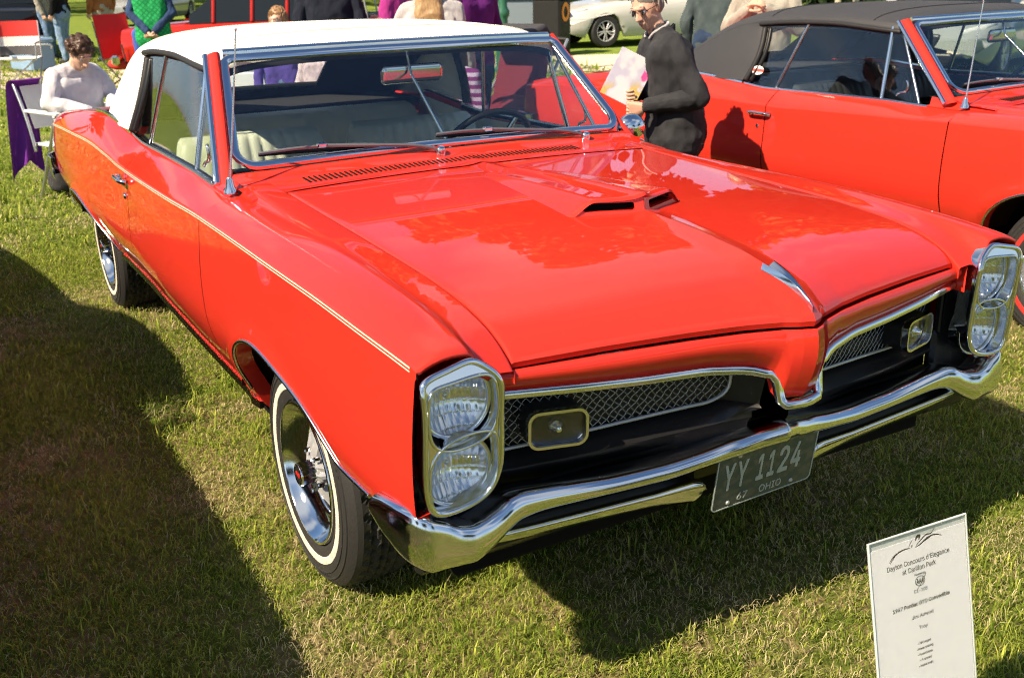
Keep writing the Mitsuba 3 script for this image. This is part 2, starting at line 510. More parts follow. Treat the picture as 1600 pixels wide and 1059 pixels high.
    # black grille bowl behind each opening
    for s in (-1, 1):
        rows = []
        for r, (dx, z0, z1) in enumerate([(0.0, .790, .790), (-.085, .80, .795), (-.095, .636, .672), (-.066, .630, .666), (-.044, .620, .648), (-.026, .612, .634), (-.024, .604, .620), (-.045, .600, .606), (-.085, .55, .55)]):
            y = np.linspace(.062, .672, 40)
            xb_ = np.interp(y, [0, .05, .075, .12, .215, .36, .5, .67], [.975, .957, .945, .925, .90, .874, .85, .812]) - .012
            k = np.clip((y - .062) / .07, 0, 1) ** .5
            xg = xb_ + dx * np.maximum(k, .3 if r > 1 else 0)
            if r >= 4:
                xg = np.minimum(xg, np.interp(y, [0, .05, .13, .3, .55, .68], [.912, .893, .873, .853, .836, .834]) - .012 * (r >= 6) - .03 * (r >= 8))
            rows.append(np.stack([xg, y * s, z1 + (z0 - z1) * np.clip((y - .06) / .55, 0, 1)], -1))
        A('grille_surround', surf(rows), 'm_black', 35)
    # mesh: crossed wavy wires in the plane behind the moulding
    def gplane(y, z):
        return np.stack([np.interp(y, [.06, .12, .215, .36, .5, .68], [.862, .852, .832, .806, .782, .745]), y, z], -1)
    zlo = lambda y: np.interp(y, [.10, .66], [.680, .645])
    zhi = lambda y: np.interp(y, [.10, .66], [.778, .80])
    step = .0195
    for s in (-1, 1):
        ws = []
        for d in (1, -1):
            for c in np.arange(-.3, 1.0, step):
                n = 40
                q = np.linspace(0, 1, n)
                z = .635 + q * .170
                y = c + d * (z - .74) * 1.0
                wav = .0022 * np.sin((z - .68) / .0145 * np.pi * 1.0)
                y2 = y + wav
                ok = (y2 > .103) & (y2 < .668) & (z > zlo(y2)) & (z < zhi(y2))
                if ok.sum() < 3:
                    continue
                i0, i1 = np.nonzero(ok)[0][[0, -1]]
                p = gplane(y2[i0:i1 + 1], z[i0:i1 + 1]) + np.array([.002 * d, 0, 0])
                ws.append(tube(p * [1, s, 1], .0013, 5, caps=False))
        k = A('grille_mesh', cat(ws), 'm_mesh', True)
        y = np.r_[np.linspace(.67, .16, 24)]
        fp = [tuple(gplane(np.array([v]), np.array([float(zlo(v)) - .001]))[0]) for v in y]
        fp += [tuple(gplane(np.array([a]), np.array([b]))[0]) for a, b in ((.13, .684), (.108, .700), (.101, .730), (.1, .775))]
        fp = (np.array(fp) + [.004, 0, 0]) * [1, s, 1]
        A('grille_bead', tube(smooth_path(fp, 60), .0042, 8), 'm_argent', True)
    # lamps in the grille
    for s in (-1, 1):
        c = np.array([.832, .535 * s, .702])
        R = rz(s * math.radians(13)) @ rx(s * math.radians(1))
        o, i_ = rrect(.130, .082, .024), rrect(.118, .070, .019)
        to = lambda m: place(place(m, rot=np.array([[0, 0, 1], [1, 0, 0], [0, 1, 0]])), c, R)
        A('parking_lamp__rim', to(place(extrude(o.difference(i_), .016), (0, 0, -.006))), 'm_chrome', 40)
        A('parking_lamp__housing', to(place(extrude(rrect(.126, .078, .022), .05), (0, 0, -.060))), 'm_black', 40)
        gx, gy = np.meshgrid(np.linspace(-.058, .058, 20), np.linspace(-.034, .034, 14), indexing='ij')
        A('parking_lamp__reflector', to(surf(np.stack([gx, gy, -.030 + .030 * ((gx / .062) ** 2 + (gy / .04) ** 2) / 2 + .0016 * np.abs(np.sin(gx * 420))], -1))), 'm_lamp_bowl')
        A('parking_lamp__bulb', to(revolve([(0, .014), (.006, .012), (.009, .004), (.013, -.002), (.017, -.006), (.018, -.026)], 20, 'z')), 'm_chrome', 50)
        A('parking_lamp__lens', to(surf(np.stack([gx, gy, .004 - .004 * ((gx / .062) ** 2 + (gy / .036) ** 2)], -1))), 'm_glass_plain')
    # emblem letters on the mesh of the left grille
    for ch, y in (('G', .335), ('T', .285), ('O', .235)):
        t = meshkit.text_mesh(ch, .036, .004, bold=True)
        t.apply_translation([-t.bounds[:, 0].mean(), -t.bounds[:, 1].mean(), 0])
        m_ = place(t, rot=np.array([[0, 0, 1], [1, 0, 0], [0, 1, 0]]))
        g = gplane(np.array([y]), np.array([.752]))[0]
        A('grille_letter', place(m_, g + [.006, 0, 0], rz(math.radians(10))), 'm_argent', 20)
    # ---- lamp housings: chrome plate with two openings, recessed headlamps
    for s in (-1, 1):
        def sp(pts, n=90):
            return Polygon(smooth_path(np.array(pts), n, True))
        plate = sp([(-.080, -.09), (-.080, .0), (-.080, .08), (-.079, .118), (-.066, .130), (-.03, .139), (.008, .147), (.030, .146), (.058, .128), (.078, .104), (.081, .05), (.081, -.04), (.077, -.080), (.056, -.122), (.018, -.143), (-.028, -.150), (-.064, -.141)], 130)
        ou = affinity.translate(sp([(-.0715, .02), (-.062, .046), (-.030, .053), (.03, .058), (.062, .051), (.0725, .02), (.0725, -.03), (.056, -.064), (.02, -.079), (-.03, -.081), (-.060, -.064), (-.071, -.03)]), 0, .062)
        ol = affinity.translate(sp([(-.0715, .015), (-.050, .053), (-.01, .071), (.038, .074), (.068, .062), (.0735, .02), (.072, -.03), (.053, -.060), (.02, -.075), (-.03, -.079), (-.062, -.070), (-.0725, -.03)]), 0, -.068)
        c = np.array([.858, s * .768, .752])
        fl = np.array([1, -s, 1]) if s > 0 else np.array([1, 1, 1])
        # local: a (outboard negative), b up, depth along +x; the right side has a = y + .768
        def to(m, s=s, c=c):
            v = m.vertices[:, [2, 0, 1]] * [1, -s, 1]
            f = m.faces if s < 0 else m.faces[:, ::-1]
            v[:, 0] += v[:, 2] * .04 - np.clip(v[:, 2] - .100, 0, 1) * .30
            return trimesh.Trimesh(v + c, f, process=False)
        sub = m3.CrossSection([np.array(plate.exterior.coords)[:-1].tolist()]) if False else None
        pm = extrude(plate.difference(ou).difference(ol), .014)
        pm = trimesh.Trimesh(*trimesh.remesh.subdivide_to_size(pm.vertices, pm.faces, .02), process=True)
        A('lamp_housing__face', to(pm), 'm_chrome', 40)
        rim = np.array(plate.exterior.coords)[:-1]
        rim3 = np.c_[rim, np.full(len(rim), .014)]
        A('lamp_housing__rim', to(tube(smooth_path(rim3, 120, True), .0065, 8, closed=True)), 'm_chrome')
        A('lamp_housing__back', to(place(extrude(plate.buffer(-.008), .003), (0, 0, -.074))), 'm_black', 30)
        sk = surf(np.stack([np.c_[rim, np.full(len(rim), .012)], np.c_[rim * [.985, .99], np.full(len(rim), -.016)], np.c_[rim * [.92, .96], np.full(len(rim), -.04)]]), wrap=True)
        A('lamp_housing__shell', to(sk), 'm_chrome', 50)
        for k, (op, cy) in enumerate(((ou, .064), (ol, -.081))):
            rg = np.array(op.exterior.coords)[:-1]
            th = np.arctan2(rg[:, 1] - cy, rg[:, 0])
            ring = np.c_[.0755 * np.cos(th), cy + .0755 * np.sin(th)]
            w = [np.c_[rg, np.full(len(rg), .013)], np.c_[rg * .6 + ring * .4, np.full(len(rg), -.012)], np.c_[rg * .15 + ring * .85, np.full(len(rg), -.035)], np.c_[ring * [1, 1], np.full(len(rg), -.048)]]
            A('lamp_housing__recess', to(surf(w, wrap=True)), 'm_chrome', True)
            tr = np.linspace(0, 2 * np.pi, 72, endpoint=False)
            A('lamp_housing__opening_bead', to(tube(np.c_[rg, np.full(len(rg), .0145)], .0035, 6, closed=True)), 'm_chrome')
            hk = K.name('headlight')
            A(f'{hk}__ring', to(tube(np.c_[  .0712 * np.cos(tr), cy + .0712 * np.sin(tr), np.full(72, -.016)], .0048, 8, closed=True)), 'm_chrome', True, True)
            q = np.linspace(-1, 1, 121)
            qu, qv = np.meshgrid(q, q, indexing='ij')
            lx, ly = .0695 * qu * np.sqrt(1 - qv ** 2 / 2), .0695 * qv * np.sqrt(1 - qu ** 2 / 2)
            row = np.floor(ly / .023 + .5)
            rb = .0011 * np.abs(np.sin(lx / .0058 * np.pi / 2 + .8 * (row % 2))) ** 1.2 * np.clip(1.4 - np.abs(lx) / .075, .4, 1)
            rb = rb - .0007 * (np.abs(np.abs(ly / .023 - row) - .5) < .045)
            A(f'{hk}__reflector', to(surf(np.stack([lx, ly + cy, -.062 + .040 * (lx ** 2 + ly ** 2) / .0695 ** 2 + rb], -1))), 'm_chrome', True, True)
            # lens: domed front, fluted back
            g = np.linspace(-1, 1, 61)
            n_r = 14
            q = np.linspace(-1, 1, 97)
            qu, qv = np.meshgrid(q, q, indexing='ij')
            lx, ly = .0692 * qu * np.sqrt(1 - qv ** 2 / 2), .0692 * qv * np.sqrt(1 - qu ** 2 / 2)
            zf = -.020 + .015 * (1 - (lx ** 2 + ly ** 2) / .0692 ** 2)
            F = np.stack([lx, ly + cy, zf], -1)
            A(f'{hk}__lens', to(surf(F)), 'm_glass_plain', True, True)
            A(f'{hk}__bulb_shield', to(place(trimesh.creation.icosphere(2, .006), (0, cy, -.062))), 'm_chrome_soft', True, True)
        # red filler closing the fender front around the housing
        fx = []
        for b in np.linspace(-.16, .16, 12):
            fx.append([[-.02, -.10, b], [-.02, .10, b]])
        A('lamp_backing', place(bevel_box(.02, .15, .24, .004), c + [-.09, 0, -.025]), 'm_black', 30)
        # inner face of the fender beside the nose (red)
        q = []
        for x in np.linspace(.80, .850, 6):
            q.append([[x, s * (.676 - .004 * (x > .86)), z] for z in np.linspace(.785, min(float(zgap(x)) + .002, .90), 8)])
        A('fender_inner_face', surf(q), red, 30)
    # fender crown end over the housing
    return K, A, both


def car_rest(K, A, both):
    red = 'm_red'
    # ---- hood scoop
    a_, b_ = np.meshgrid(np.linspace(0, 1, 30), np.linspace(-1, 1, 49), indexing='ij')
    w = .185 + (.105 - .185) * a_
    xfr = .400 - .080 * np.abs(b_)
    xrr = -.30 + .02 * np.abs(b_)
    X = xfr + (xrr - xfr) * a_
    Y = b_ * w
    h = .040 * (1 - a_) ** .8 + .002
    q_ = np.clip((np.abs(b_) - .62) / .38, 0, 1); pl = 1 - q_ * q_ * (3 - 2 * q_)
    Zb = zhood(X, Y)
    Z = Zb + h * pl + .004 * np.clip(1 - np.abs(b_) / .12, 0, 1) * (1 - a_) - .002
    P = np.stack([X, Y, Z], -1)
    roll = P[0] + np.array([.006, 0, -.007])
    A('hood_scoop', surf(np.concatenate([roll[None], P])), red)
    for s in (-1, 1):
        p0, p1 = np.array([.404, 0, 0]), np.array([.321, s * .176, 0])
        d = p1 - p0; L = np.linalg.norm(d); d /= L
        nrm = np.cross(d, [0, 0, 1]) * (1 if s < 0 else -1)
        nrm = nrm if nrm[0] > 0 else -nrm
        up = np.array([-.25, 0, .97])
        zc = .998
        tt = np.linspace(0, L, 24)
        bb = tt / L * .97
        px_, py_ = .400 - .080 * bb, bb * .185
        q_ = np.clip((bb - .62) / .38, 0, 1)
        topz = zhood(px_, py_) + .042 * (1 - q_ * q_ * (3 - 2 * q_)) - .004 - zc
        botz = zhood(px_, py_) - zc - .030
        hole = affinity.translate(rrect(L - .064, .021, .006), L / 2 - .008, float(np.interp(L / 2, tt, (topz + botz) / 2)) + .0145)
        face = Polygon(list(zip(tt, botz)) + list(zip(tt[::-1], np.maximum(topz, botz + .004)[::-1]))).difference(hole)
        m_ = extrude(face, .012)
        v = m_.vertices
        W = p0 + v[:, :1] * d + v[:, 1:2] * up + (v[:, 2:3] - .010) * nrm + np.array([0, 0, zc])
        A('scoop_face', trimesh.Trimesh(W, m_.faces, process=False), red, 30)
        hm = extrude(affinity.scale(hole, 1.06, 1.2), .02)
        v = hm.vertices
        W = p0 + v[:, :1] * d + v[:, 1:2] * up + (v[:, 2:3] - .055) * nrm + np.array([0, 0, zc])
        A('scoop_opening', trimesh.Trimesh(W, hm.faces, process=False), 'm_black_matte', 30)
    # ---- arrowhead emblem on the hood
    rows = []
    for t in np.linspace(0, 1, 14):
        x = .985 - .137 * t
        wd = .001 + .021 * t ** 1.15
        z0 = float(zhood(x, 0.)) - .004
        rows.append([[x, u * wd, z0 + (.017 - .013 * t * (1 - abs(u)) if abs(u) < .8 else .014 - .014 * (abs(u) - .8) / .2)] for u in (-1, -.8, -.55, -.2, 0, .2, .55, .8, 1)])
    rows.append([[.85, u * .022, float(zhood(.85, 0.)) - .004] for u in (-1, -.8, -.55, -.2, 0, .2, .55, .8, 1)])
    A('hood_emblem', surf(rows), 'm_chrome', 30)
    # ---- pinstripe (hero only)
    for k in range(2):
        x = np.linspace(.832, -4.2, 160)
        o = -.001 - .0075 * k
        top, bot = zs(x) + o, zs(x) + o - (.0042 if k == 0 else .0032)
        yt = np.maximum(yside(x, np.minimum(top, zs(x))), 0) + .0016
        P = np.stack([np.stack([x, yt, top], -1), np.stack([x, yside(x, bot) + .0016, bot], -1)])
        both('pinstripe', surf(P), 'm_stripe')
    # ---- bumper
    ya = np.r_[0, .02, .05, .09, .13, .2, .3, .4, .5, .58, .63, .66, .69, .72, .75, .78, .81]
    xa = np.interp(ya, [0, .05, .13, .3, .55, .63, .69, .75, .81], [.945, .925, .905, .885, .868, .866, .872, .880, .872])
    zt_ = np.interp(ya, [0, .03, .09, .18, .34, .55, .62, .66, .70, .74, .78, .81], [.628, .620, .604, .586, .572, .588, .596, .590, .570, .560, .566, .582])
    xs_ = np.r_[xa, .869, .850, .815, .77, .725, .685]
    yb_ = np.r_[ya, .838, .865, .880, .888, .890, .890]
    zt_ = np.r_[zt_, .594, .603, .606, .602, .595, .586]
    zb_ = np.interp(np.arange(len(xs_)), [0, 9, 10, 11, 12, 13, 14, 17, 19, 21, 22], [.535, .535, .53, .52, .502, .485, .474, .470, .480, .508, .530])
    zb_[:10] = np.interp(ya[:10], [0, .06, .13, .30, .58], [.572, .558, .546, .530, .535])
    k = np.arange(len(xs_), dtype=float); kk = np.linspace(0, len(xs_) - 1, 150)
    X, Yp, ZT, ZB = (PI_(k, q)(kk) for q in (xs_, yb_, zt_, zb_))
    path = np.stack([X, Yp], -1)
    tn = np.gradient(path, axis=0); tn /= np.linalg.norm(tn, axis=1, keepdims=True)
    nr = np.stack([tn[:, 1], -tn[:, 0]], -1)           # outward
    prof = [(-.075, 1.0, -.012), (-.045, 1.0, -.002), (-.022, 1.0, 0), (-.010, 1.0, -.003), (-.003, 1.0, -.009), (0, .86, -.006), (.004, .68, 0), (.006, .5, 0), (.004, .32, 0), (-.002, .16, 0), (-.012, .05, 0), (-.028, 0, 0), (-.06, 0, .004)]
    def shell(X, Yp, nr, ZT, ZB, prof, s):
        rows = []
        for o, f, dz in prof:
            rows.append(np.stack([X + nr[:, 0] * o, s * (Yp + nr[:, 1] * o), ZB + (ZT - ZB) * f + dz], -1))
        return surf(rows)
    m_ = [shell(X, Yp, nr, ZT, ZB, prof, s) for s in (1, -1)]
    for q in m_:
        pass
    full_rows = []
    for o, f, dz in prof:
        r = np.stack([X + nr[:, 0] * o, Yp + nr[:, 1] * o, ZB + (ZT - ZB) * f + dz], -1)
        l = r[::-1] * [1, -1, 1]
        full_rows.append(np.concatenate([l[:-1], r]))
    A('front_bumper', surf(full_rows), 'm_chrome', True)
    # lower bumper bar, one each side of the plate
    y2 = np.r_[.165, .17, .18, .2, .3, .45, .6, .66, .70, .74]
    x2 = np.interp(y2, [.16, .3, .55, .7, .74], [.872, .868, .855, .855, .85])
    ztt = np.r_[.482, .494, .498, .500, .500, .504, .510, .514, .518, .512]
    zbb = np.r_[.436, .428, .426, .430, .448, .456, .464, .470, .476, .48]
    n2 = np.stack([np.ones_like(y2), .08 * np.ones_like(y2)], -1)
    pr2 = [(-.075, 1, -.02), (-.03, 1, -.004), (-.008, 1, 0), (0, .90, -.001), (-.001, .80, 0), (-.010, .72, 0), (-.013, .60, 0), (-.017, .40, 0), (-.023, .20, 0), (-.032, .06, 0), (-.06, 0, 0)]
    for s in (-1, 1):
        rows = []
        for o, f, dz in pr2:
            rows.append(np.stack([x2 + o, s * y2, zbb + (ztt - zbb) * f + dz], -1))
        mm = surf(rows)
        A('lower_bumper_bar', mm, 'm_chrome', True)
        A('bumper_slot_liner', surf([[[.80, s * y, .555], [.795, s * y, .50], [.80, s * y, .45], [.74, s * y, .40]] for y in (.14, .3, .5, .76)]), 'm_black', 40)
    A('bumper_filler', cat(surf([[[.83, y, .59], [.81, y, .585], [.76, y, .56], [.74, y, .42]] for y in np.linspace(-.67, .67, 15)])), 'm_black', 40)
    for s in (-1, 1):
        A('bumper_filler', bevel_box(.03, .16, .24, .01, loc=(.765, .755 * s, .54)), 'm_black', 30)
    return K


def plate_parts(A):
    o = np.array([.882, 0, .487]); tilt = math.radians(-9)
    Rm = ry(-tilt) @ rx(math.radians(1.5))
    to = lambda m, dx=0.: place(place(m, (0, 0, dx), rot=None), (0, 0, 0)).vertices
    def tr(m):
        return place(place(m, rot=np.array([[0, 0, 1], [1, 0, 0], [0, 1, 0]])), o, Rm)
    base = extrude(rrect(.305, .152, .014), .0016)
    A('licence_plate', tr(base), 'm_plate', 30)
    rim = rrect(.303, .150, .013).difference(rrect(.297, .144, .011))
    A('licence_plate__rim', tr(place(extrude(rim, .0012), (0, 0, .0014))), 'm_plate_white', 30)
    def txt(t, h, x, y, bold=False, sh=.0):
        m_ = meshkit.text_mesh(t, h, .0014, bold=bold)
        w = m_.bounds[1][0] - m_.bounds[0][0]
        v = m_.vertices.copy(); v[:, 0] -= m_.bounds[0][0]
        return place(trimesh.Trimesh(v, m_.faces, process=False), (x, y, .0015)), w
    x = -.128
    for i, ch in enumerate('YY 1124'):
        if ch == ' ':
            x += .022; continue
        m_, w = txt(ch, .068, 0, -.022, True)
        sx = .030 / w if ch != '1' else .021 / w
        m_.apply_transform(np.diag([sx, 1, 1, 1])); m_.apply_translation([x, 0, 0])
        A('licence_plate__character', tr(m_), 'm_plate_white', 30)
        x += .0385 if ch != '1' else .033
    for t, xx in (('67', -.078), ('OHIO', -.012)):
        m_, w = txt(t, .019, xx, -.062, False)
        A('licence_plate__character', tr(m_), 'm_plate_white', 30)
    for xx, yy in ((-.105, -.060), (.088, -.060), (-.09, .064)):
        A('licence_plate__bolt', tr(place(revolve([(0, .004), (.004, .0035), (.0055, .001), (.0055, 0)], 14, 'z'), (xx, yy, .0016))), 'm_argent', 40)


def top_edges():
    """stations of the soft top from the header to the deck: (x edge, y edge, z edge, x centre, z centre)"""
    return np.array([
        (-1.052, .640, 1.296, -.990, 1.346), (-1.075, .654, 1.298, -1.01, 1.362), (-1.15, .668, 1.304, -1.10, 1.377), (-1.30, .676, 1.316, -1.28, 1.386), (-1.45, .679, 1.326, -1.5, 1.388),
        (-1.65, .681, 1.326, -1.72, 1.388), (-1.86, .681, 1.318, -1.95, 1.380), (-2.0, .680, 1.306, -2.10, 1.368), (-2.13, .682, 1.285, -2.22, 1.346), (-2.27, .688, 1.242, -2.34, 1.300),
        (-2.40, .697, 1.180, -2.46, 1.232), (-2.53, .707, 1.112, -2.58, 1.156), (-2.66, .716, 1.04, -2.71, 1.07), (-2.76, .722, .985, -2.84, .99)])


def upper_car(K, A, both):
    red = 'm_red'
    # ---- windscreen: glass, bright trim, red pillars
    u, v = np.meshgrid(np.linspace(-1, 1, 41), np.linspace(0, 1, 15), indexing='ij')
    A('windscreen', surf(glass_pt(u, v)), 'm_glass')
    n = 24

    def frame(du0, dv0, lo=0.0, hi=1.0, r=.10):
        pts = []
        ue, v0, v1 = 1 + du0, lo - dv0, hi + dv0
        for a in np.linspace(-1, 1, 33)[1:-1]:
            pts.append((a * (ue - r), v0))
        for a in np.linspace(-90, 0, 9):
            pts.append((ue - r + r * math.cos(math.radians(a)), v0 + 1.6 * r * (1 + math.sin(math.radians(a)))))
        for a in np.linspace(v0 + 1.6 * r, v1 - .5 * r, 14)[1:-1]:
            pts.append((ue, a))
        for a in np.linspace(0, 90, 6):
            pts.append((ue - .5 * r + .5 * r * math.cos(math.radians(a)), v1 - .5 * r + .5 * r * math.sin(math.radians(a))))
        for a in np.linspace(1, -1, 33)[1:-1]:
            pts.append((a * (ue - r), v1))
        q = [(-a, b) for a, b in pts]
        right = pts[31:31 + 9 + 12 + 6]
        left = [(-a, b) for a, b in right[::-1]]
        return pts + left

    loop = np.array(frame(-.012, -.02, 0.0, .985))
    P = glass_pt(loop[:, 0], loop[:, 1])
    nrm = np.array([.67, 0, .74])
    pr = [(-.013, -.004), (-.012, .004), (-.006, .009), (.006, .011), (.013, .008), (.015, -.004)]
    A('windscreen_trim', sweep(P + nrm * .004, pr, up=nrm, closed=True), 'm_chrome', 40)
    # pillars: red outside the bright trim, bright strip outermost
    for s in (-1, 1):
        rows = []
        for w in np.linspace(-.10, 1.03, 18):
            a = glass_pt(1.0, w) * [1, s, 1]
            y1 = a[1] + s * .018
            rows.append([a + [-.004, s * .002, .0], a + [.002, s * .012, .007], a + [-.006, s * .024, .005], a + [-.022, s * .033, .0], a + [-.05, s * .038, -.01]])
        A('windscreen_pillar', surf(rows), red, True)
        q = np.array([glass_pt(1.0, w) * [1, s, 1] + [-.040, s * .041, -.006] for w in np.linspace(-.09, 1.03, 14)])
        A('pillar_moulding', sweep(q, [(-.009, -.006), (-.009, .004), (0, .008), (.009, .004), (.009, -.006)], up=(.5, s * .6, .6)), 'm_chrome', 40)
    hd = glass_pt(np.linspace(-.99, .99, 41), np.full(41, 1.03)) + [-.002, 0, .004]
    A('windscreen_header', sweep(hd, [(-.010, -.012), (-.010, .002), (-.004, .006), (.006, .006), (.012, .000), (.012, -.012)], up=nrm), 'm_chrome', 40)
    # ---- soft top
    E = top_edges()
    s_ = np.linspace(0, len(E) - 1, 70)
    C = [PI_(np.arange(len(E)), E[:, k])(s_) for k in range(5)]
    xe, ye, ze, xc, zc = C
    t = np.r_[-1, -.985, -.96, -.92, np.linspace(-.86, .86, 41), .92, .96, .985, 1]
    rows = []
    for k in range(len(s_)):
        f = np.sqrt(np.clip(1 - np.abs(t) ** 3, 0, 1))
        x = xe[k] + (xc[k] - xe[k]) * (1 - t * t)
        z = ze[k] + (zc[k] - ze[k]) * f
        back = np.clip((-xc[k] - 2.1) / .4, 0, 1)
        x = x - back * .05 * (1 - t ** 4)
        row = np.stack([x, ye[k] * t, z], -1)
        e0, e1 = row[0] + [0, -.004, -.012], row[-1] + [0, .004, -.012]
        e00, e11 = row[0] + [0, .002, -.026], row[-1] + [0, -.002, -.026]
        rows.append(np.concatenate([e00[None], e0[None], row, e1[None], e11[None]]))
    P = np.array(rows)
    hem = P[0] + np.array([.012, 0, -.014]); hem2 = P[0] + np.array([.010, 0, -.028])
    P = np.concatenate([hem2[None], hem[None], P])
    whole = surf(P)
    cen = whole.triangles_center
    nc = P.shape[1] - 1
    q = np.arange(len(whole.faces)) % ((P.shape[0] - 1) * nc)
    ri, ci = q // nc, q % nc
    win = (ri >= 50) & (ri <= 66) & (ci >= 16) & (ci <= nc - 17)
    A('soft_top', trimesh.Trimesh(whole.vertices, whole.faces[~win], process=False), 'm_top_white')
    A('soft_top__lining', trimesh.Trimesh(whole.vertices * [1, .985, 1] + [-.002, 0, -.022], whole.faces[~win], process=False), 'm_headliner')
    A('soft_top__rear_window', trimesh.Trimesh(whole.vertices + [.003, 0, 0], whole.faces[win], process=False), 'm_glass_plain')
    # seams of the top
    for k in (14, 34):
        A('soft_top__seam', tube(P[k + 2, 3:-3] + [0, 0, .002], .0028, 6), 'm_top_white', True)
    # rear quarters of the top between window and deck
    for s in (-1, 1):
        rows = []
        for w in np.linspace(0, 1, 16):
            a = np.array([-1.985 + -.04 * w + .03 * math.sin(w * math.pi), .680 + (.772 - .680) * w, 1.268 + (.985 - 1.268) * w])   # window side
            i = np.interp(w, np.linspace(0, 1, len(E) - 7), np.arange(7, len(E)))
            b = np.array([np.interp(i, np.arange(len(E)), E[:, 0]), np.interp(i, np.arange(len(E)), E[:, 1]) + .004, np.interp(i, np.arange(len(E)), E[:, 2]) - .010])
            rows.append([[*(a + (b - a) * q + np.array([0, .035 * 4 * q * (1 - q) * w * (1 - w * .3), 0]))] for q in np.linspace(0, 1, 14)])
        m_ = surf(np.array(rows) * [1, s, 1])
        A('soft_top__quarter', m_, 'm_top_white', True)
        # black weather strips
        e = np.array(rows)[:, 0]
        A('window_seal', tube(smooth_path(e * [1, s, 1] + [.016, -.006 * s, 0], 30), .016, 8), 'm_rubber')
        ed = np.array([[x, y + .002, z - .020] for x, y, z in E[1:8, :3]])
        A('window_seal', tube(smooth_path(ed * [1, s, 1], 40), .011, 8), 'm_rubber')
        e2 = e + np.array([.055, -.010, 0]); A('window_seal', tube(smooth_path(e2 * [1, s, 1], 30), .012, 8), 'm_black')
        # side glass
        def belt(x): return np.array([x, float(yin(x)) - .020, float(zin(x)) - .008])
        def roof(x): return np.array([x, np.interp(-x, -E[:8, 0][::1], E[:8, 1]) - .012, np.interp(-x, -E[:8, 0], E[:8, 2]) - .022])
        gl = [[belt(-.86) * [1, s, 1], belt(-1.075) * [1, s, 1]], [np.array([-1.06, .655, 1.285]) * [1, s, 1], np.array([-1.115, .658, 1.295]) * [1, s, 1]]]
        A('vent_window', surf(gl), 'm_glass', False)
        gl = np.array([[belt(-1.09 - .70 * q) + (roof(-1.125 - .52 * q) - belt(-1.09 - .70 * q)) * r for r in np.linspace(0, 1, 6)] for q in np.linspace(0, 1, 8)])
        A('door_window', surf(gl * [1, s, 1]), 'm_glass')
        gl = np.array([[belt(-1.80 - .21 * q) + (roof(-1.655 - .32 * q) - belt(-1.80 - .21 * q)) * r for r in np.linspace(0, 1, 6)] for q in np.linspace(0, 1, 6)])
        A('quarter_window', surf(gl * [1, s, 1]), 'm_glass')
        bar = lambda a, b, r, m='m_chrome': A('window_frame', tube(np.array([a, (np.array(a) + b) / 2, b]) * [1, s, 1], r, 8), m)
        bar(belt(-1.082), np.array([-1.122, .659, 1.30]), .0095)
        bar(belt(-.855) + [0, 0, .004], np.array([-1.062, .657, 1.288]), .007)
        bar(belt(-1.795), roof(-1.652), .009, 'm_chrome_soft')
        bar(belt(-.86) + [0, 0, .004], belt(-1.08) + [0, 0, .004], .007)
        # belt mouldings: bright strip and dark felt
        q = np.array([[x, float(yin(x)) - .008, float(zin(x)) + .003] for x in np.linspace(-.80, -2.02, 30)])
        A('belt_moulding', sweep(q * [1, s, 1], [(-.009, -.004), (-.007, .004), (0, .006), (.007, .003), (.008, -.004)]), 'm_chrome_soft', 40)
        q = np.array([[x, float(yin(x)) - .004, float(zin(x)) + .004] for x in np.linspace(-2.03, -2.78, 24)])
        A('belt_moulding', sweep(q * [1, s, 1], [(-.010, -.004), (-.008, .005), (0, .007), (.008, .004), (.010, -.004)]), 'm_chrome', 40)
        q = np.array([[x, float(yin(x)) - .026, float(zin(x)) - .004] for x in np.linspace(-.82, -2.0, 20)])
        A('window_felt', tube(q * [1, s, 1], .008, 6), 'm_black_matte')
        # vent handle
        A('vent_handle', tube(smooth_path(np.array([(-1.0, .738, .985), (-.985, .735, 1.0), (-.95, .733, 1.012), (-.945, .732, 1.045), (-.955, .732, 1.06)]) * [1, s, 1], 20), .0055, 7), 'm_chrome')
        # door handle, lock, gap backing
        hx, hz = -1.78, .832
        hy = float(yside(hx, hz))
        p = np.array([(hx - .075, hy + .004, hz), (hx - .070, hy + .024, hz + .004), (hx - .03, hy + .031, hz + .006), (hx + .03, hy + .031, hz + .006), (hx + .06, hy + .027, hz + .004), (hx + .075, hy + .006, hz)])
        A('door__handle' if s < 0 else 'door_001__handle', tube(smooth_path(p * [1, s, 1], 30), np.interp(np.linspace(0, 1, 30), [0, .2, .8, 1], [.011, .0085, .0085, .011]), 10), 'm_chrome', True, True)
        A('door__handle_button' if s < 0 else 'door_001__handle_button', place(revolve([(0, .012), (.008, .011), (.011, .004), (.011, -.004)], 18, 'y'), np.array([hx - .062, hy + .008, hz - .003]) * [1, s, 1], None, (1, s, 1)), 'm_chrome', 40, True)
        lz = .765
        A('door__lock' if s < 0 else 'door_001__lock', place(revolve([(0, .006), (.009, .006), (.012, .002), (.012, -.006)], 18, 'y'), np.array([hx - .015, float(yside(hx, lz)) + .001, lz]) * [1, s, 1], None, (1, s, 1)), 'm_chrome', 40, True)
        for xg in (-.601, -1.745):
            g = np.array([[[xg - .02, float(yside(xg, z)) - .012, z], [xg + .02, float(yside(xg, z)) - .012, z]] for z in np.linspace(.34, float(zs(xg)), 14)] + [[[xg - .02, .75, float(zin(xg)) - .02], [xg + .02, .75, float(zin(xg)) - .02]]])
            A('panel_gap', surf(g * [1, s, 1]), 'm_black_matte')
        # rocker moulding and arch mouldings
        q = np.array([[x, float(yside(x, .375)) + .004, .366] for x in np.linspace(-.40, -2.44, 40)])
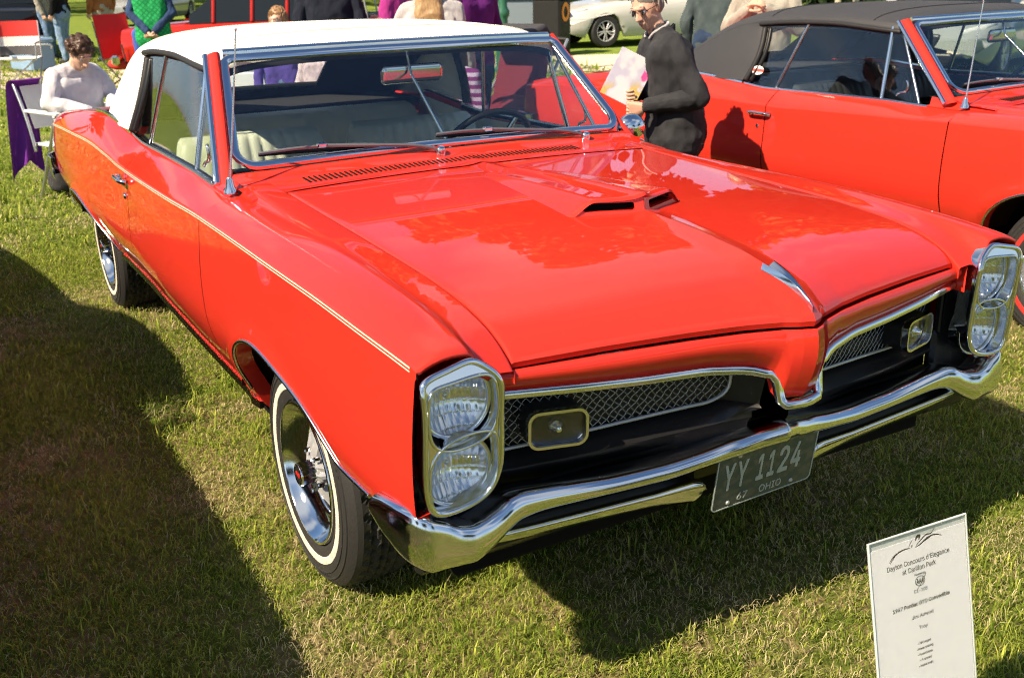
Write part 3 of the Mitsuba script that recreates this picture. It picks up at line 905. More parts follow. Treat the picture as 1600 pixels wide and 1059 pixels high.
        A('rocker_moulding', sweep(q * [1, s, 1], [(-.008, -.012), (.004, -.013), (.009, -.002), (.006, .011), (-.006, .012)]), 'm_chrome_soft', 40)
        for nm, xa, xb in (('front', -.394, .60), ('rear', -3.405, -2.455)):
            th = np.linspace(0, np.pi, 50)
            xm, hl = (xa + xb) / 2, (xb - xa) / 2
            xx = xm - hl * np.cos(th)
            zz = zlow(np.clip(xx, xa + .001, xb - .001))
            q = np.stack([xx, yside(xx, zz) + .001, zz - .002], -1)
            A('arch_moulding', tube(q * [1, s, 1], .0055, 7), 'm_chrome_soft')
        # mud guard inside the arches
        for xc_, nm in ((-.02, 'f'), (-2.92, 'r')):
            lin = revolve([(.40, .50), (.40, .80), (.395, .835)], 40, 'y', (.4, np.pi - .12))
            lin = trimesh.Trimesh(lin.vertices * [1.1, s, .60 if nm == 'r' else .76] + [xc_, 0, .38], lin.faces, process=False)
            A('wheel_housing', lin, 'm_wheelhouse')
            A('wheel_housing', place(bevel_box(.90, .02, .36, .004), (xc_, .52 * s, .50)), 'm_black_matte', 30)
    # ---- antenna on the right fender
    base = np.array([-.60, -.765, .968])
    A('radio_aerial__base', place(revolve([(.0, .046), (.006, .046), (.010, .040), (.013, .020), (.020, .004), (.021, 0)], 24, 'z'), base), 'm_chrome', 40)
    tip = base + np.array([-.02, .07, .46])
    q = np.array([base + [0, 0, .03], base + (tip - base) * .5 + [0, 0, .006], tip])
    A('radio_aerial__mast', tube(smooth_path(q, 16), np.linspace(.0042, .0022, 16), 8), 'm_chrome_soft')
    A('radio_aerial__tip', place(trimesh.creation.icosphere(2, .0045), tip), 'm_chrome_soft')
    # ---- wipers
    for pv, el, b0, b1 in (((.10, -.07), .0, (.894, .100), (.371, .050)), ((-.707, -.07), .0, (.089, .085), (-.413, .030))):
        G = lambda q, h: glass_pt(-q[0], q[1]) + nrm * h
        # u is positive to the left of the car: the right-hand wiper lies on negative y
        piv = glass_pt(-pv[0], pv[1]) + np.array([.004, 0, .010])
        m0 = (np.array(b0) + b1) / 2
        mid = G(m0, .030)
        p = smooth_path([piv, piv + (mid - piv) * .15 + [0, 0, .012], piv + (mid - piv) * .6 + nrm * .012, mid], 20)
        A('wiper__arm', sweep(p, [(-.006, -.002), (-.004, .003), (.004, .003), (.006, -.002)], up=nrm), 'm_wiper', 40)
        A('wiper__pivot', place(revolve([(0, .022), (.012, .020), (.017, .012), (.020, -.004), (.024, -.02)], 20, 'z'), piv, ry(.45), (.8, .8, .7)), 'm_chrome', 40)
        ls = np.linspace(0, 1, 20)
        bl = np.array([G(np.array(b0) + (np.array(b1) - b0) * q, .012 + .014 * 4 * q * (1 - q)) for q in ls])
        A('wiper__blade_bridge', sweep(bl, [(-.005, -.002), (-.003, .004), (.003, .004), (.005, -.002)], up=nrm), 'm_wiper', 40)
        bl = np.array([G(np.array(b0) + (np.array(b1) - b0) * q, .007) for q in ls])
        A('wiper__blade', sweep(bl, [(-.003, -.006), (-.003, .006), (.003, .006), (.003, -.006)], up=nrm), 'm_rubber', 30)
        A('wiper__clip', place(bevel_box(.022, .03, .014, .003), mid), 'm_chrome', 30)
    # ---- door mirror on the left
    mb = np.array([-.81, .795, .918])
    A('door_mirror__stalk', tube(smooth_path([mb, mb + [.0, .012, .02], mb + [.005, .04, .045]], 12), [.014] * 6 + [.010] * 6, 10), 'm_chrome')
    head = revolve([(0, .030), (.022, .028), (.040, .018), (.050, .002), (.052, -.012), (.050, -.018), (.0, -.018)], 32, 'x')
    A('door_mirror__head', place(head, mb + [.01, .055, .075], rz(-.12), (1, 1.15, 1)), 'm_chrome', 40)
    # ---- tail: deck, rear panel, bumper
    rows = []
    for x in np.linspace(-2.86, -4.255, 30):
        yy = np.linspace(-1, 1, 31)
        z = float(zin(x)) - .003 + .022 * (1 - yy ** 2) - .03 * np.clip((-x - 4.15) / .1, 0, 1)
        rows.append(np.stack([np.full(31, x), yy * (float(yin(x)) - .008), z], -1))
    A('boot_lid', surf(rows), red)
    rows = []
    for z in np.linspace(.42, .80, 9):
        yy = np.linspace(-1, 1, 31)
        rows.append(np.stack([-4.262 - .05 * (1 - yy ** 2) + .02 * abs(z - .7), yy * .79, np.full(31, z)], -1))
    A('tail_panel', surf(rows), red)
    yy = np.r_[np.linspace(0, .80, 24), .84, .86, .868, .868]
    xx = np.r_[-4.37 + .03 * (np.linspace(0, .80, 24) / .8) ** 2, -4.32, -4.26, -4.18, -4.05]
    rows = []
    for o, z in ((-.05, .60), (0, .60), (.006, .585), (.008, .54), (0, .49), (-.03, .465)):
        r = np.stack([xx - o, yy + o * .3 * (yy > .8), np.full(len(yy), z)], -1)
        rows.append(np.concatenate([r[::-1] * [1, -1, 1], r[1:]]))
    A('rear_bumper', surf(rows), 'm_chrome')
    for s in (-1, 1):
        A('tail_light', place(bevel_box(.03, .36, .07, .008), (-4.275, .56 * s, .68)), 'm_red_plastic', 30)
    # ---- underside and bulkheads
    A('underbody', cat(bevel_box(1.95, 1.50, .10, .02, loc=(-1.42, 0, .32)), bevel_box(4.7, .98, .10, .02, loc=(-1.75, 0, .32)), bevel_box(.9, 1.4, .2, .02, loc=(-3.85, 0, .45)), bevel_box(.05, 1.45, .5, .01, loc=(.70, 0, .60)), bevel_box(.05, 1.40, .50, .01, loc=(-.62, 0, .62)), bevel_box(.05, 1.44, .5, .01, loc=(-2.52, 0, .62)), bevel_box(1.3, 1.05, .03, .01, loc=(.05, 0, .80)),
                   bevel_box(1.7, .08, .12, .02, loc=(-1.42, .62, .25)), bevel_box(1.7, .08, .12, .02, loc=(-1.42, -.62, .25))), 'm_black_matte', 30)
    for s in (-1, 1):
        A('exhaust_pipe', tube([(-2.6, .45 * s, .26), (-3.6, .5 * s, .28), (-4.3, .55 * s, .30)], .03, 10), 'm_chrome_soft')


def cabin(K, A, both):
    """seats, dash, wheel, mirror"""
    def pleated(w, h, d, n, flare=0.03, round_=.10):
        """cushion front surface: width w (y), height h (z), bulge d along +x; n pleats"""
        yy = np.linspace(-1, 1, 81); zz = np.linspace(0, 1, 25)
        Y, Z = np.meshgrid(yy, zz, indexing='ij')
        edge = (1 - np.abs(Y) ** 6) * (1 - np.abs(2 * Z - 1) ** 7)
        pl = np.where(np.abs(Y) < .72, .010 * np.abs(np.cos(Y * n * np.pi / 2 / .72)) ** .6, .004)
        dep = d * np.clip(edge, 0, 1) ** .35 + pl * (edge > .05)
        yw = w / 2 * Y * (1 - .10 * np.clip((Z - .75) / .25, 0, 1) ** 2)
        return np.stack([dep, yw, Z * h], -1)
    def cushion(name, P, loc, lean, back=.12):
        # front and back skins
        F = P.copy(); B = P.copy(); B[..., 0] = -back * (P[..., 0] / max(P[..., 0].max(), 1e-6)).clip(0, 1)
        m_ = cat(surf(F), surf(B, flip=True))
        A(name, place(m_, loc, ry(-lean)), 'm_vinyl', True)
    for s in (-1, 1):
        k = K.name('front_seat')
        A(f'{k}__backrest', place(cat(surf(pleated(.62, .56, .07, 9)), surf(pleated(.62, .56, .07, 9) * [-1.2, 1, 1])), (-1.60, .36 * s, .44), ry(-.30)), 'm_vinyl', True, True)
        P = pleated(.62, .52, .09, 9)
        A(f'{k}__cushion', place(cat(surf(P), surf(P * [-.8, 1, 1])), (-1.60, .36 * s, .42), ry(-math.pi / 2 + .10) @ np.diag([1, 1, -1])), 'm_vinyl', True, True)
        P = pleated(.30, .12, .02, 2)
    A('rear_seat__backrest', place(surf(pleated(1.36, .56, .10, 22)), (-2.18, 0, .44), ry(-.34)), 'm_vinyl', True)
    P = pleated(1.36, .50, .10, 22)
    A('rear_seat__cushion', place(surf(P), (-2.18, 0, .44), ry(-math.pi / 2 + .14) @ np.diag([1, 1, -1])), 'm_vinyl', True)
    A('rear_shelf', bevel_box(.50, 1.40, .03, .01, loc=(-2.62, 0, .962)), 'm_headliner', 30)
    A('carpet', bevel_box(1.9, 1.40, .02, .004, loc=(-1.55, 0, .385)), 'm_carpet', 30)
    for s in (-1, 1):
        q = np.array([[[x, s * (.735 - .03 * math.sin(math.pi * min(r, 1))), .40 + (float(zin(x)) - .02 - .40) * r] for r in np.linspace(0, 1, 10)] for x in np.linspace(-.66, -2.45, 24)])
        A('door_card', surf(q), 'm_vinyl')
        A('door_card__armrest', bevel_box(.42, .07, .05, .015, loc=(-1.45, .68 * s, .68)), 'm_vinyl', 30)
        A('window_crank', tube(smooth_path(np.array([(-1.05, .70, .78), (-1.05, .67, .78), (-1.12, .665, .80), (-1.13, .64, .80)]) * [1, s, 1], 16), .008, 8), 'm_chrome')
    # dash: padded top that follows the glass, dark face
    yy = np.linspace(-.70, .70, 41)
    g = glass_pt(np.clip(yy / .726, -1, 1), np.full(41, .02))
    rows = [g + [-.012, 0, -.02]]
    for dx, dz in ((-.08, .005), (-.20, .008), (-.27, -.005), (-.30, -.04), (-.27, -.12), (-.22, -.28)):
        rows.append(np.stack([g[:, 0] * .35 + (-.62) * .65 + dx, yy, .985 + dz + .015 * np.exp(-((yy - .36) / .2) ** 2) * (dx < -.1)], -1))
    A('dashboard', surf(rows), 'm_dash')
    c = np.array([-1.08, .36, .905]); Rw = ry(-1.05)
    th = np.linspace(0, 2 * np.pi, 73)[:-1]
    A('steering_wheel__rim', place(tube(np.stack([.195 * np.cos(th), .195 * np.sin(th), 0 * th], -1), .0125, 10, closed=True), c, Rw), 'm_black')
    for a in (0.5, math.pi - .5, -math.pi / 2):
        A('steering_wheel__spoke', place(tube([(0, 0, -.03), (.1 * math.sin(a), .1 * math.cos(a), -.02), (.19 * math.sin(a), .19 * math.cos(a), 0)], .010, 8), c, Rw @ rz(math.pi / 2)), 'm_chrome_soft')
    A('steering_wheel__hub', place(revolve([(0, .01), (.045, .005), (.055, -.02), (.03, -.06), (.025, -.30)], 24, 'z'), c, Rw), 'm_black', 40)
    # inside mirror with its rod
    mc = np.array([-.985, .02, 1.235])
    mq = m3.Manifold.batch_hull([m3.Manifold.sphere(.020, 24).scale([.7, 1, 1]).translate([0, a, b]) for a in (-.105, .105) for b in (-.014, .012)]).to_mesh()
    A('inside_mirror__case', place(M(mq.vert_properties[:, :3], mq.tri_verts), mc, rz(.10) @ ry(.10)), 'm_chrome', 40)
    A('inside_mirror__rod', tube([glass_pt(0., .99) + [-.03, 0, 0], mc + [.035, -.02, 0], glass_pt(0., .0) + [-.03, 0, -.03]], .0055, 8), 'm_chrome')
    for s in (-1, 1):
        A('sun_visor', place(bevel_box(.15, .44, .014, .006), (-1.16, .33 * s, 1.315), ry(.10)), 'm_headliner', 30)
    for x, z in ((-1.5, 1.29), (-1.95, 1.25)):
        yb = np.linspace(-.64, .64, 15)
        A('top_bow', tube(np.stack([np.full(15, x), yb, z + .07 * (1 - (yb / .64) ** 2)], -1), .012, 6), 'm_black')


def wheel_parts(K, A, key_of, c, s, steer=0.0, chrome=True):
    """one wheel: c the centre of the hub face plane (y is the outside plane), s = -1 for the right side"""
    k = key_of
    def to(m):
        v = m.vertices * [1, s, 1]
        v = v @ rz(steer).T
        return trimesh.Trimesh(v + c, m.faces if s > 0 else m.faces[:, ::-1], process=False)
    # local y: 0 at the outer sidewall, negative inward
    prof = [(.195, -.012), (.202, -.004), (.215, .001), (.235, .004), (.260, .004), (.2685, .0035), (.2695, .0058), (.2725, .0056), (.2735, .0028), (.287, -.001), (.288, .0012), (.291, .0010), (.292, -.0024), (.303, -.009), (.314, -.020), (.319, -.034)]
    n = 240
    tw = np.linspace(-.034, -.166, 15)
    a = np.arange(n) * 2 * np.pi / n
    rows = []
    for r, h in prof:
        rows.append(np.stack([r * np.cos(a), 0 * a + h, r * np.sin(a)], -1))
    for i, h in enumerate(tw[1:-1]):
        groove = i in (2, 5, 7, 10)
        lug = (np.floor((np.arange(n) + i * 1.5) / 2) % 3 == 0)
        r = .3225 - (.009 if groove else 0) - np.where(lug & (i not in (6,)), .0065, 0) - .004 * abs(i - 6) / 6
        r = r + 0 * a
        rows.append(np.stack([r * np.cos(a), 0 * a + h, r * np.sin(a)], -1))
    for r, h in prof[::-1]:
        rows.append(np.stack([r * np.cos(a), 0 * a - .2 - h, r * np.sin(a)], -1))
    P = np.array(rows)
    P[..., 2] = np.maximum(P[..., 2], -.312)
    A(f'{k}__tyre', to(surf(P, wrap=True)), 'm_tyre', 18, True)
    for kk in range(26):      # shoulder ribs
        pass
    ww = revolve([(.2290, .0028), (.2300, .0052), (.2490, .0058), (.2505, .0035)], 120, 'y')
    A(f'{k}__whitewall', to(ww), 'm_whitewall', True, True)
    tx = []
    for word, a0, r0 in (('RADIAL', -2.05, .2752), ('TUBELESS', -.8, .2752), ('RADIAL', 1.1, .2752), ('TUBELESS', 2.2, .2752)):
        for i, ch in enumerate(word):
            m_ = meshkit.text_mesh(ch, .0105, .0016)
            m_.apply_translation([-m_.bounds[:, 0].mean(), 0, 0])
            th = a0 + i * .062
            v = m_.vertices
            rad = r0 + v[:, 1]; ang = th + v[:, 0] / r0
            tx.append(trimesh.Trimesh(np.stack([rad * np.cos(-ang + 0), .0018 - (rad - .2752) * .25 + v[:, 2], rad * np.sin(-ang)], -1) * [1, 1, 1], m_.faces, process=False))
    A(f'{k}__tyre_lettering', to(cat(tx)), 'm_tyre', 30, True)
    rim = revolve([(.197, -.020), (.199, -.004), (.196, .003), (.190, .004), (.186, -.002), (.182, -.014), (.172, -.030), (.158, -.044), (.144, -.052), (.136, -.055), (.132, -.062), (.131, -.10)], 96, 'y')
    A(f'{k}__rim', to(rim), 'm_chrome', 50, True)
    A(f'{k}__rim_back', to(revolve([(.14, -.095), (.0, -.095)], 40, 'y')), 'm_black_matte', 30, True)
    # five spokes
    sp = []
    for i in range(5):
        a0 = math.pi / 2 + i * 2 * math.pi / 5
        rows = []
        for r, w, h in ((.030, .022, -.020), (.055, .023, -.024), (.080, .019, -.034), (.105, .017, -.046), (.124, .021, -.056), (.137, .028, -.062)):
            rows.append([[r, -w, h - .022], [r, -w * .9, h - .004], [r, -w * .5, h + .002], [r, -w * .22, h - .004], [r, 0, h - .005], [r, w * .22, h - .004], [r, w * .5, h + .002], [r, w * .9, h - .004], [r, w, h - .022]])
        q = np.array(rows)
        R = np.stack([q[..., 0] * math.cos(a0) - q[..., 1] * math.sin(a0), q[..., 2], q[..., 0] * math.sin(a0) + q[..., 1] * math.cos(a0)], -1)
        A(f'{k}__spoke' if i == 0 else f'{k}__spoke_{i:03d}', to(surf(R)), 'm_argent', 40, True)
        b0 = a0 + math.pi / 5
        lug = place(revolve([(0, .010), (.005, .010), (.007, .005), (.008, -.008)], 6, 'y'), (.058 * math.cos(b0), -.022, .058 * math.sin(b0)))
        A(f'{k}__lug_nut' if i == 0 else f'{k}__lug_nut_{i:03d}', to(lug), 'm_chrome', 30, True)
    A(f'{k}__hub_plate', to(revolve([(.050, -.060), (.048, -.032), (.040, -.024), (.03, -.020)], 50, 'y')), 'm_argent', 40, True)
    A(f'{k}__hub_cap', to(revolve([(.024, .022), (.0262, .0235), (.030, .022), (.0325, .016), (.033, -.03)], 40, 'y')), 'm_chrome', 40, True)
    A(f'{k}__hub_cap_face', to(revolve([(0, .021), (.0245, .021)], 32, 'y')), 'm_black', 30, True)
    ls = []
    for ch, x in (('P', -.0105), ('M', 0), ('D', .0105)):
        m_ = meshkit.text_mesh(ch, .011, .0015, bold=True)
        m_.apply_translation([-m_.bounds[:, 0].mean(), -.0055, 0])
        v = m_.vertices + [x, 0, 0]
        ls.append(trimesh.Trimesh(np.stack([-v[:, 0] * (1 if s > 0 else -1), .0212 + v[:, 2], v[:, 1]], -1), m_.faces, process=False))
    A(f'{k}__hub_cap_letters', to(cat(ls)), 'm_red_plastic', 30, True)

mat('m_lamp_bowl', {'type': 'principled', 'base_color': rgb(.80, .82, .84), 'metallic': .9, 'roughness': .16})
diffuse('m_wheelhouse', 0.035, 0.008, 0.007, rough=.7)


def _plate(p, n, uv):
    d = fbm(p.x * 60, p.y * 60, p.z * 60, 4)
    return mix((0.060, 0.080, 0.070), (0.12, 0.115, 0.085), smoothstep(0.4, 0.75, d))


mat('m_plate', {'type': 'principled', 'base_color': proc(_plate), 'roughness': 0.45, 'specular': 0.4})
diffuse('m_plate_white', 0.40, 0.43, 0.40, rough=.5)
K, A, both = build_car()
car_rest(K, A, both)
plate_parts(A)
upper_car(K, A, both)
cabin(K, A, both)
for c, s, st in (((0, -.806, .315), -1, 0.0), ((0, .806, .315), 1, 0.0), ((-2.92, -.806, .315), -1, 0), ((-2.92, .806, .315), 1, 0)):
    wheel_parts(K, A, K.name('wheel'), np.array(c), s, st)
K.put('convertible_car')
tag('convertible_car__grille_mesh', kind='stuff'); tag('convertible_car__grille_mesh_001', kind='stuff')
tag('convertible_car', 'glossy red convertible with white soft top and whitewall tyres in the foreground', 'car')
# second car of the same kind behind it: black top, red-line tyres, no pinstripe
diffuse('m_redline', .55, .03, .025, rough=.6)
C2 = T().translate([-.10, 3.42, -.03]).rotate([0, 0, 1], 1.8)
K.put('convertible_car_001', C2, swap={'m_top_white': 'm_top_black', 'm_vinyl': 'm_vinyl_black', 'm_whitewall': 'm_redline'}, skip=('pinstripe', 'licence_plate', 'cabin'), labelled=False)
tag('convertible_car_001', 'red convertible with black soft top parked on the far side of the white topped car', 'car')
# third car alongside on the near side: outside the picture, its shadow lies across the grass at the left
C3 = T().translate([-.22, -2.765, 0]).rotate([0, 0, 1], .8)
K.put('convertible_car_002', C3, swap={'m_red': 'm_green_paint', 'm_top_white': 'm_top_black', 'm_vinyl': 'm_vinyl_black', 'm_whitewall': 'm_tyre', 'm_stripe': 'm_chrome_soft'}, skip=('pinstripe', 'licence_plate', 'grille_mesh', 'cowl_panel__vent_slot'), labelled=False)
tag('convertible_car_002', 'dark car just outside the left edge that casts the long shadow on the grass', 'car')
# round sticker in the rear side window of the second car, letters on its flank
def on2(p):
    return np.array((C2 @ mi.ScalarPoint3f(*[float(v) for v in p])))
def _stick(p, n, uv):
    return mix((.75, .74, .72), (.65, .08, .06), smoothstep(.30, .36, uv.y) * smoothstep(.68, .62, uv.y))
mat('m_sticker', {'type': 'principled', 'base_color': proc(_stick), 'roughness': .5})
a = np.linspace(0, 2 * np.pi, 25)[:-1]
R2 = rz(math.radians(1.8))
cs = np.array([-1.93, -.752, 1.045])
sv = np.array([[.045 * math.cos(t), -.024 * math.sin(t) * -.27, .024 * math.sin(t)] for t in a])
vv = np.vstack([[cs], cs + sv])
vw = np.array([on2(p) for p in vv])
ff = np.array([[0, 1 + i, 1 + (i + 1) % 24] for i in range(24)])
scene['convertible_car_001__window_sticker'] = mikit.ply(trimesh.Trimesh(vw, ff, process=False), 'm_sticker', smooth=False, uv=np.vstack([[[.5, .5]], np.c_[.5 + .5 * np.cos(a), .5 + .5 * np.sin(a)]]))
tag('convertible_car_001__window_sticker', 'oval white sticker with red centre')
for i, ch in enumerate('GTO'):
    t = meshkit.text_mesh(ch, .042, .006, bold=True)
    t.apply_translation([-t.bounds[:, 0].mean(), 0, 0])
    x, z = -2.80 + .085 * i, .77
    m_ = place(t, rot=np.array([[1, 0, 0], [0, 0, -1], [0, 1, 0]]))
    m_ = place(m_, (x, -float(yside(x, z)) - .002, z))
    obj(numbered('convertible_car_001__flank_letter'), trimesh.Trimesh(np.array([on2(p) for p in m_.vertices]), m_.faces, process=False), 'm_chrome_soft', 20)

# ================================================================== ground, grass, path


def _soil(p, n, uv):
    a = fbm(p.x * 1.3 + 5, p.y * 1.3, 0, 4)
    b = fbm(p.x * 22, p.y * 22, 0, 4)
    c = fbm(p.x * 90, p.y * 90, 0, 2)
    g = mix((0.055, 0.075, 0.014), (0.12, 0.15, 0.030), c)
    s = mix((0.26, 0.21, 0.10), (0.10, 0.08, 0.035), c)
    far = smoothstep(5.0, 11.0, dr.sqrt(dr.square(p.x - 2.4) + dr.square(p.y + 1.5)))
    k = smoothstep(0.42, 0.66, a * 0.45 + b * 0.55) * (1 - 0.75 * far)
    base = mix(g, s, k)
    lawn = mix((0.13, 0.21, 0.032), (0.22, 0.27, 0.06), fbm(p.x * 2.2, p.y * 2.2, 0, 4) * 0.6 + c * 0.4)
    return mix(base, lawn, far)


def _soil_bump(p, n, uv):
    return fbm(p.x * 60, p.y * 60, 0, 3) * 0.03


mat('m_soil', {'type': 'bumpmap', 't': proc(_soil_bump), 'scale': 1.0, 'b': {'type': 'principled', 'base_color': proc(_soil), 'roughness': 1.0, 'specular': 0.05}})
gx = np.unique(np.r_[-300, -200, -120, np.linspace(-70, 30, 101), 60, 120, 250]); gy = np.unique(np.r_[-250, -120, -60, np.linspace(-30, 50, 81), 90, 160, 260])
GX, GY_ = np.meshgrid(gx, gy, indexing='ij')
scene['ground'] = mikit.ply(surf(np.stack([GX, GY_, 0 * GX - .004 + .0 * GX], -1)), 'm_soil', smooth=True)
tag('ground', 'grassy show field', kind='structure')

_cu = lambda p: mi.Color3f
scene['m_blade'] = {'type': 'principledthin', 'base_color': {'type': 'mesh_attribute', 'name': 'vertex_color'}, 'roughness': 0.55, 'diff_trans': 0.75, 'eta': 1.35}


def blades(pos, L, W, lean, az, col, seed=0):
    """curved three-triangle blades; returns (mesh, colours)"""
    n = len(pos)
    d = np.stack([np.cos(az), np.sin(az), 0 * az], -1)
    sd = np.stack([-np.sin(az), np.cos(az), 0 * az], -1) * (W / 2)[:, None]
    up = np.array([0, 0, 1.])
    h1 = L * .55 * np.cos(lean * .55); o1 = L * .55 * np.sin(lean * .55)
    h2 = h1 + L * .45 * np.cos(lean * 1.35); o2 = o1 + L * .45 * np.sin(lean * 1.35)
    h2 = np.maximum(h2, .003)
    a, b = pos - sd, pos + sd
    m1 = pos + d * o1[:, None] + up * h1[:, None]
    c, e = m1 - sd * .8, m1 + sd * .8
    t = pos + d * o2[:, None] + up * h2[:, None]
    V = np.stack([a, b, c, e, t], 1).reshape(-1, 3)
    i = np.arange(n)[:, None] * 5
    F = np.concatenate([i + [0, 1, 3], i + [0, 3, 2], i + [2, 3, 4]], 1).reshape(-1, 3)
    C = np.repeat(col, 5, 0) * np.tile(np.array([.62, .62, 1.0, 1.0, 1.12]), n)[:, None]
    return V, F, C


def grass_patch(area, dens, Lr, Wr, seed):
    r = np.random.default_rng(seed)
    x0, x1, y0, y1 = area[:4]
    n = int(dens * (x1 - x0) * (y1 - y0))
    p = np.stack([r.uniform(x0, x1, n), r.uniform(y0, y1, n), np.zeros(n)], -1)
    if len(area) > 4:
        p = p[area[4](p)]
    q = p.copy(); q[:, 2] = 0
    tuft = meshkit.fbm(q * [3.2, 3.2, 1] + 11, 3, seed=3)
    fine = meshkit.fbm(q * [16, 16, 1], 2, seed=9)
    big = meshkit.fbm(q * [5.0, 5.0, 1] + 31, 2, seed=21)
    kind = r.random(len(p))
    thatch = kind < .50
    tall = (kind > .94) & (big > .51)
    keep = np.where(thatch, r.random(len(p)) < .85, r.random(len(p)) < np.clip(.10 + 2.2 * (tuft * .55 + fine * .45 - .34), .05, 1)) | tall
    p, tuft, fine, big, thatch, tall = p[keep], tuft[keep], fine[keep], big[keep], thatch[keep], tall[keep]
    n = len(p)
    dry = r.random(n) < np.where(thatch, np.clip(.38 - 2.0 * (tuft - .44), .05, .90), np.where(tall, .03, .08))
    L = r.uniform(*Lr, n) * np.where(thatch, .80, np.where(tall, 1.5, .52 + .8 * np.clip(tuft - .30, 0, .6)))
    W = r.uniform(*Wr, n) * np.where(thatch, .62, np.where(tall, 1.45, .9))
    lean = np.where(thatch, r.uniform(1.18, 1.60, n), np.where(tall, np.abs(r.normal(.62, .32, n)), np.clip(np.abs(r.normal(.95, .35, n)), .15, 1.5)))
    g = np.array([.14, .235, .025]) + r.random((n, 1)) ** 1.6 * np.array([.46, .42, .10]) + (fine[:, None] - .5) * np.array([.08, .06, .01])
    d_ = np.array([.44, .37, .19]) + r.random((n, 1)) ** 1.4 * np.array([.50, .46, .30])
    col = np.clip(np.where(dry[:, None], d_, g), .01, .95)
    p[:, 2] = np.where(thatch, r.uniform(.001, .024, n), 0)
    return blades(p, L, W, lean, r.uniform(0, 2 * np.pi, n), col)


def in_view(p):
    d = (p - CAM_P) @ CAM_R.T
    z = np.maximum(d[:, 2], .05)
    return (d[:, 2] > .2) & (np.abs(d[:, 0] / z) < .54) & (d[:, 1] / z < .40) & (d[:, 1] / z > -.30)


acc = [[], [], [], 0]
def wide(p):
    r = np.hypot(p[:, 0] - 2.45, p[:, 1] + 1.57)
    return (r > .35)
for a, dn, Lr, Wr, sd in (((-.9, 1.75, -1.75, 1.95, wide), 26000, (.020, .050), (.0022, .0040), 1),
                          ((-4.2, -.9, -1.9, -.2, wide), 15000, (.022, .052), (.0028, .005), 2),
                          ((-.9, 1.6, 1.95, 3.6, wide), 9000, (.025, .055), (.003, .006), 3),
                          ((1.75, 3.6, -2.4, 1.6, wide), 5000, (.025, .05), (.003, .005), 4),
                          ((-9.5, -4.2, -2.4, 2.4, wide), 2600, (.04, .09), (.007, .013), 5),
                          ((-24, -9.5, -2.2, 8.5, wide), 330, (.05, .10), (.018, .036), 6),
                          ((-9.5, -4.2, 2.4, 13, wide), 420, (.05, .10), (.016, .03), 7)):
    V, F, C = grass_patch(a, dn, Lr, Wr, sd)
    acc[0].append(V); acc[1].append(F + acc[3]); acc[2].append(C); acc[3] += len(V)
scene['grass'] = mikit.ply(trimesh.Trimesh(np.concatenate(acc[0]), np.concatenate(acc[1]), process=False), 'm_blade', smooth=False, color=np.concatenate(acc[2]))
tag('grass', 'patchy mown grass with dry straw under the cars', 'grass', kind='stuff')


def _path(p, n, uv):
    j = dr.abs(dr.select(True, (p.x * .55 + p.y * .83) * .5, 0) - dr.round((p.x * .55 + p.y * .83) * .5))
    c = mix((0.42, 0.36, 0.27), (0.50, 0.44, 0.34), fbm(p.x * 6, p.y * 6, 0, 4))
    return mix((0.22, 0.18, 0.13), c, smoothstep(0.004, 0.012, j))


mat('m_path', {'type': 'principled', 'base_color': proc(_path), 'roughness': 0.9, 'specular': 0.1})
u = np.array([.79, .61, 0]); u /= np.linalg.norm(u)
v = np.array([-u[1], u[0], 0])
u, v = np.array([.39, .92, 0.]), np.array([-.92, .39, 0.])
c0 = np.array([-13.0, 8.7, 0])
pv = np.array([[c0 + u * a + v * b + [0, 0, .006] for b in (-1.55, 1.55)] for a in np.linspace(-26, 40, 30)])
scene['path'] = mikit.ply(surf(pv), 'm_path', smooth=False)
tag('path', 'pale concrete path across the field', kind='structure')

# ================================================================== trees


def crown_mesh(seed, R, H, n, leaf, gaps=.45):
    r = np.random.default_rng(seed)
    pts = []
    nb = 46
    for k in range(nb):
        th, ph = r.uniform(0, 2 * np.pi), np.arccos(r.uniform(-.75, 1))
        rad = r.uniform(.45, 1.0)
        c = np.array([R * rad * np.sin(ph) * np.cos(th), R * rad * np.sin(ph) * np.sin(th), H * .5 * rad * np.cos(ph)])
        s = r.uniform(.16, .34) * R
        m = n // nb
        d = r.normal(size=(m, 3)); d /= np.linalg.norm(d, axis=1, keepdims=True)
        pts.append(c + d * s * r.uniform(.3, 1, (m, 1)) ** .5 * [1, 1, .75])
    p = np.concatenate(pts)
    k = len(p)
    a = r.normal(size=(k, 3)); a /= np.linalg.norm(a, axis=1, keepdims=True)
    b = np.cross(a, r.normal(size=(k, 3))); b /= np.linalg.norm(b, axis=1, keepdims=True)
    L = leaf * r.uniform(.6, 1.4, (k, 1))
    V = np.stack([p - a * L, p + b * L * .55, p + a * L, p - b * L * .55], 1).reshape(-1, 3)
    i = np.arange(k)[:, None] * 4
    return trimesh.Trimesh(V, np.concatenate([i + [0, 1, 2], i + [0, 2, 3]], 1).reshape(-1, 3), process=False)


scene['m_leaf'] = {'type': 'twosided', 'b': {'type': 'principled', 'base_color': rgb(.055, .095, .020), 'roughness': .6, 'specular': .2}}
scene['m_leaf_2'] = {'type': 'twosided', 'b': {'type': 'principled', 'base_color': rgb(.095, .11, .022), 'roughness': .6, 'specular': .2}}
scene['m_leaf_3'] = {'type': 'twosided', 'b': {'type': 'principled', 'base_color': rgb(.030, .055, .018), 'roughness': .6, 'specular': .2}}


def _bark(p, n, uv):
    return mix((0.10, 0.08, 0.06), (0.19, 0.16, 0.12), fbm(p.x * 12, p.y * 12, p.z * 3, 3))


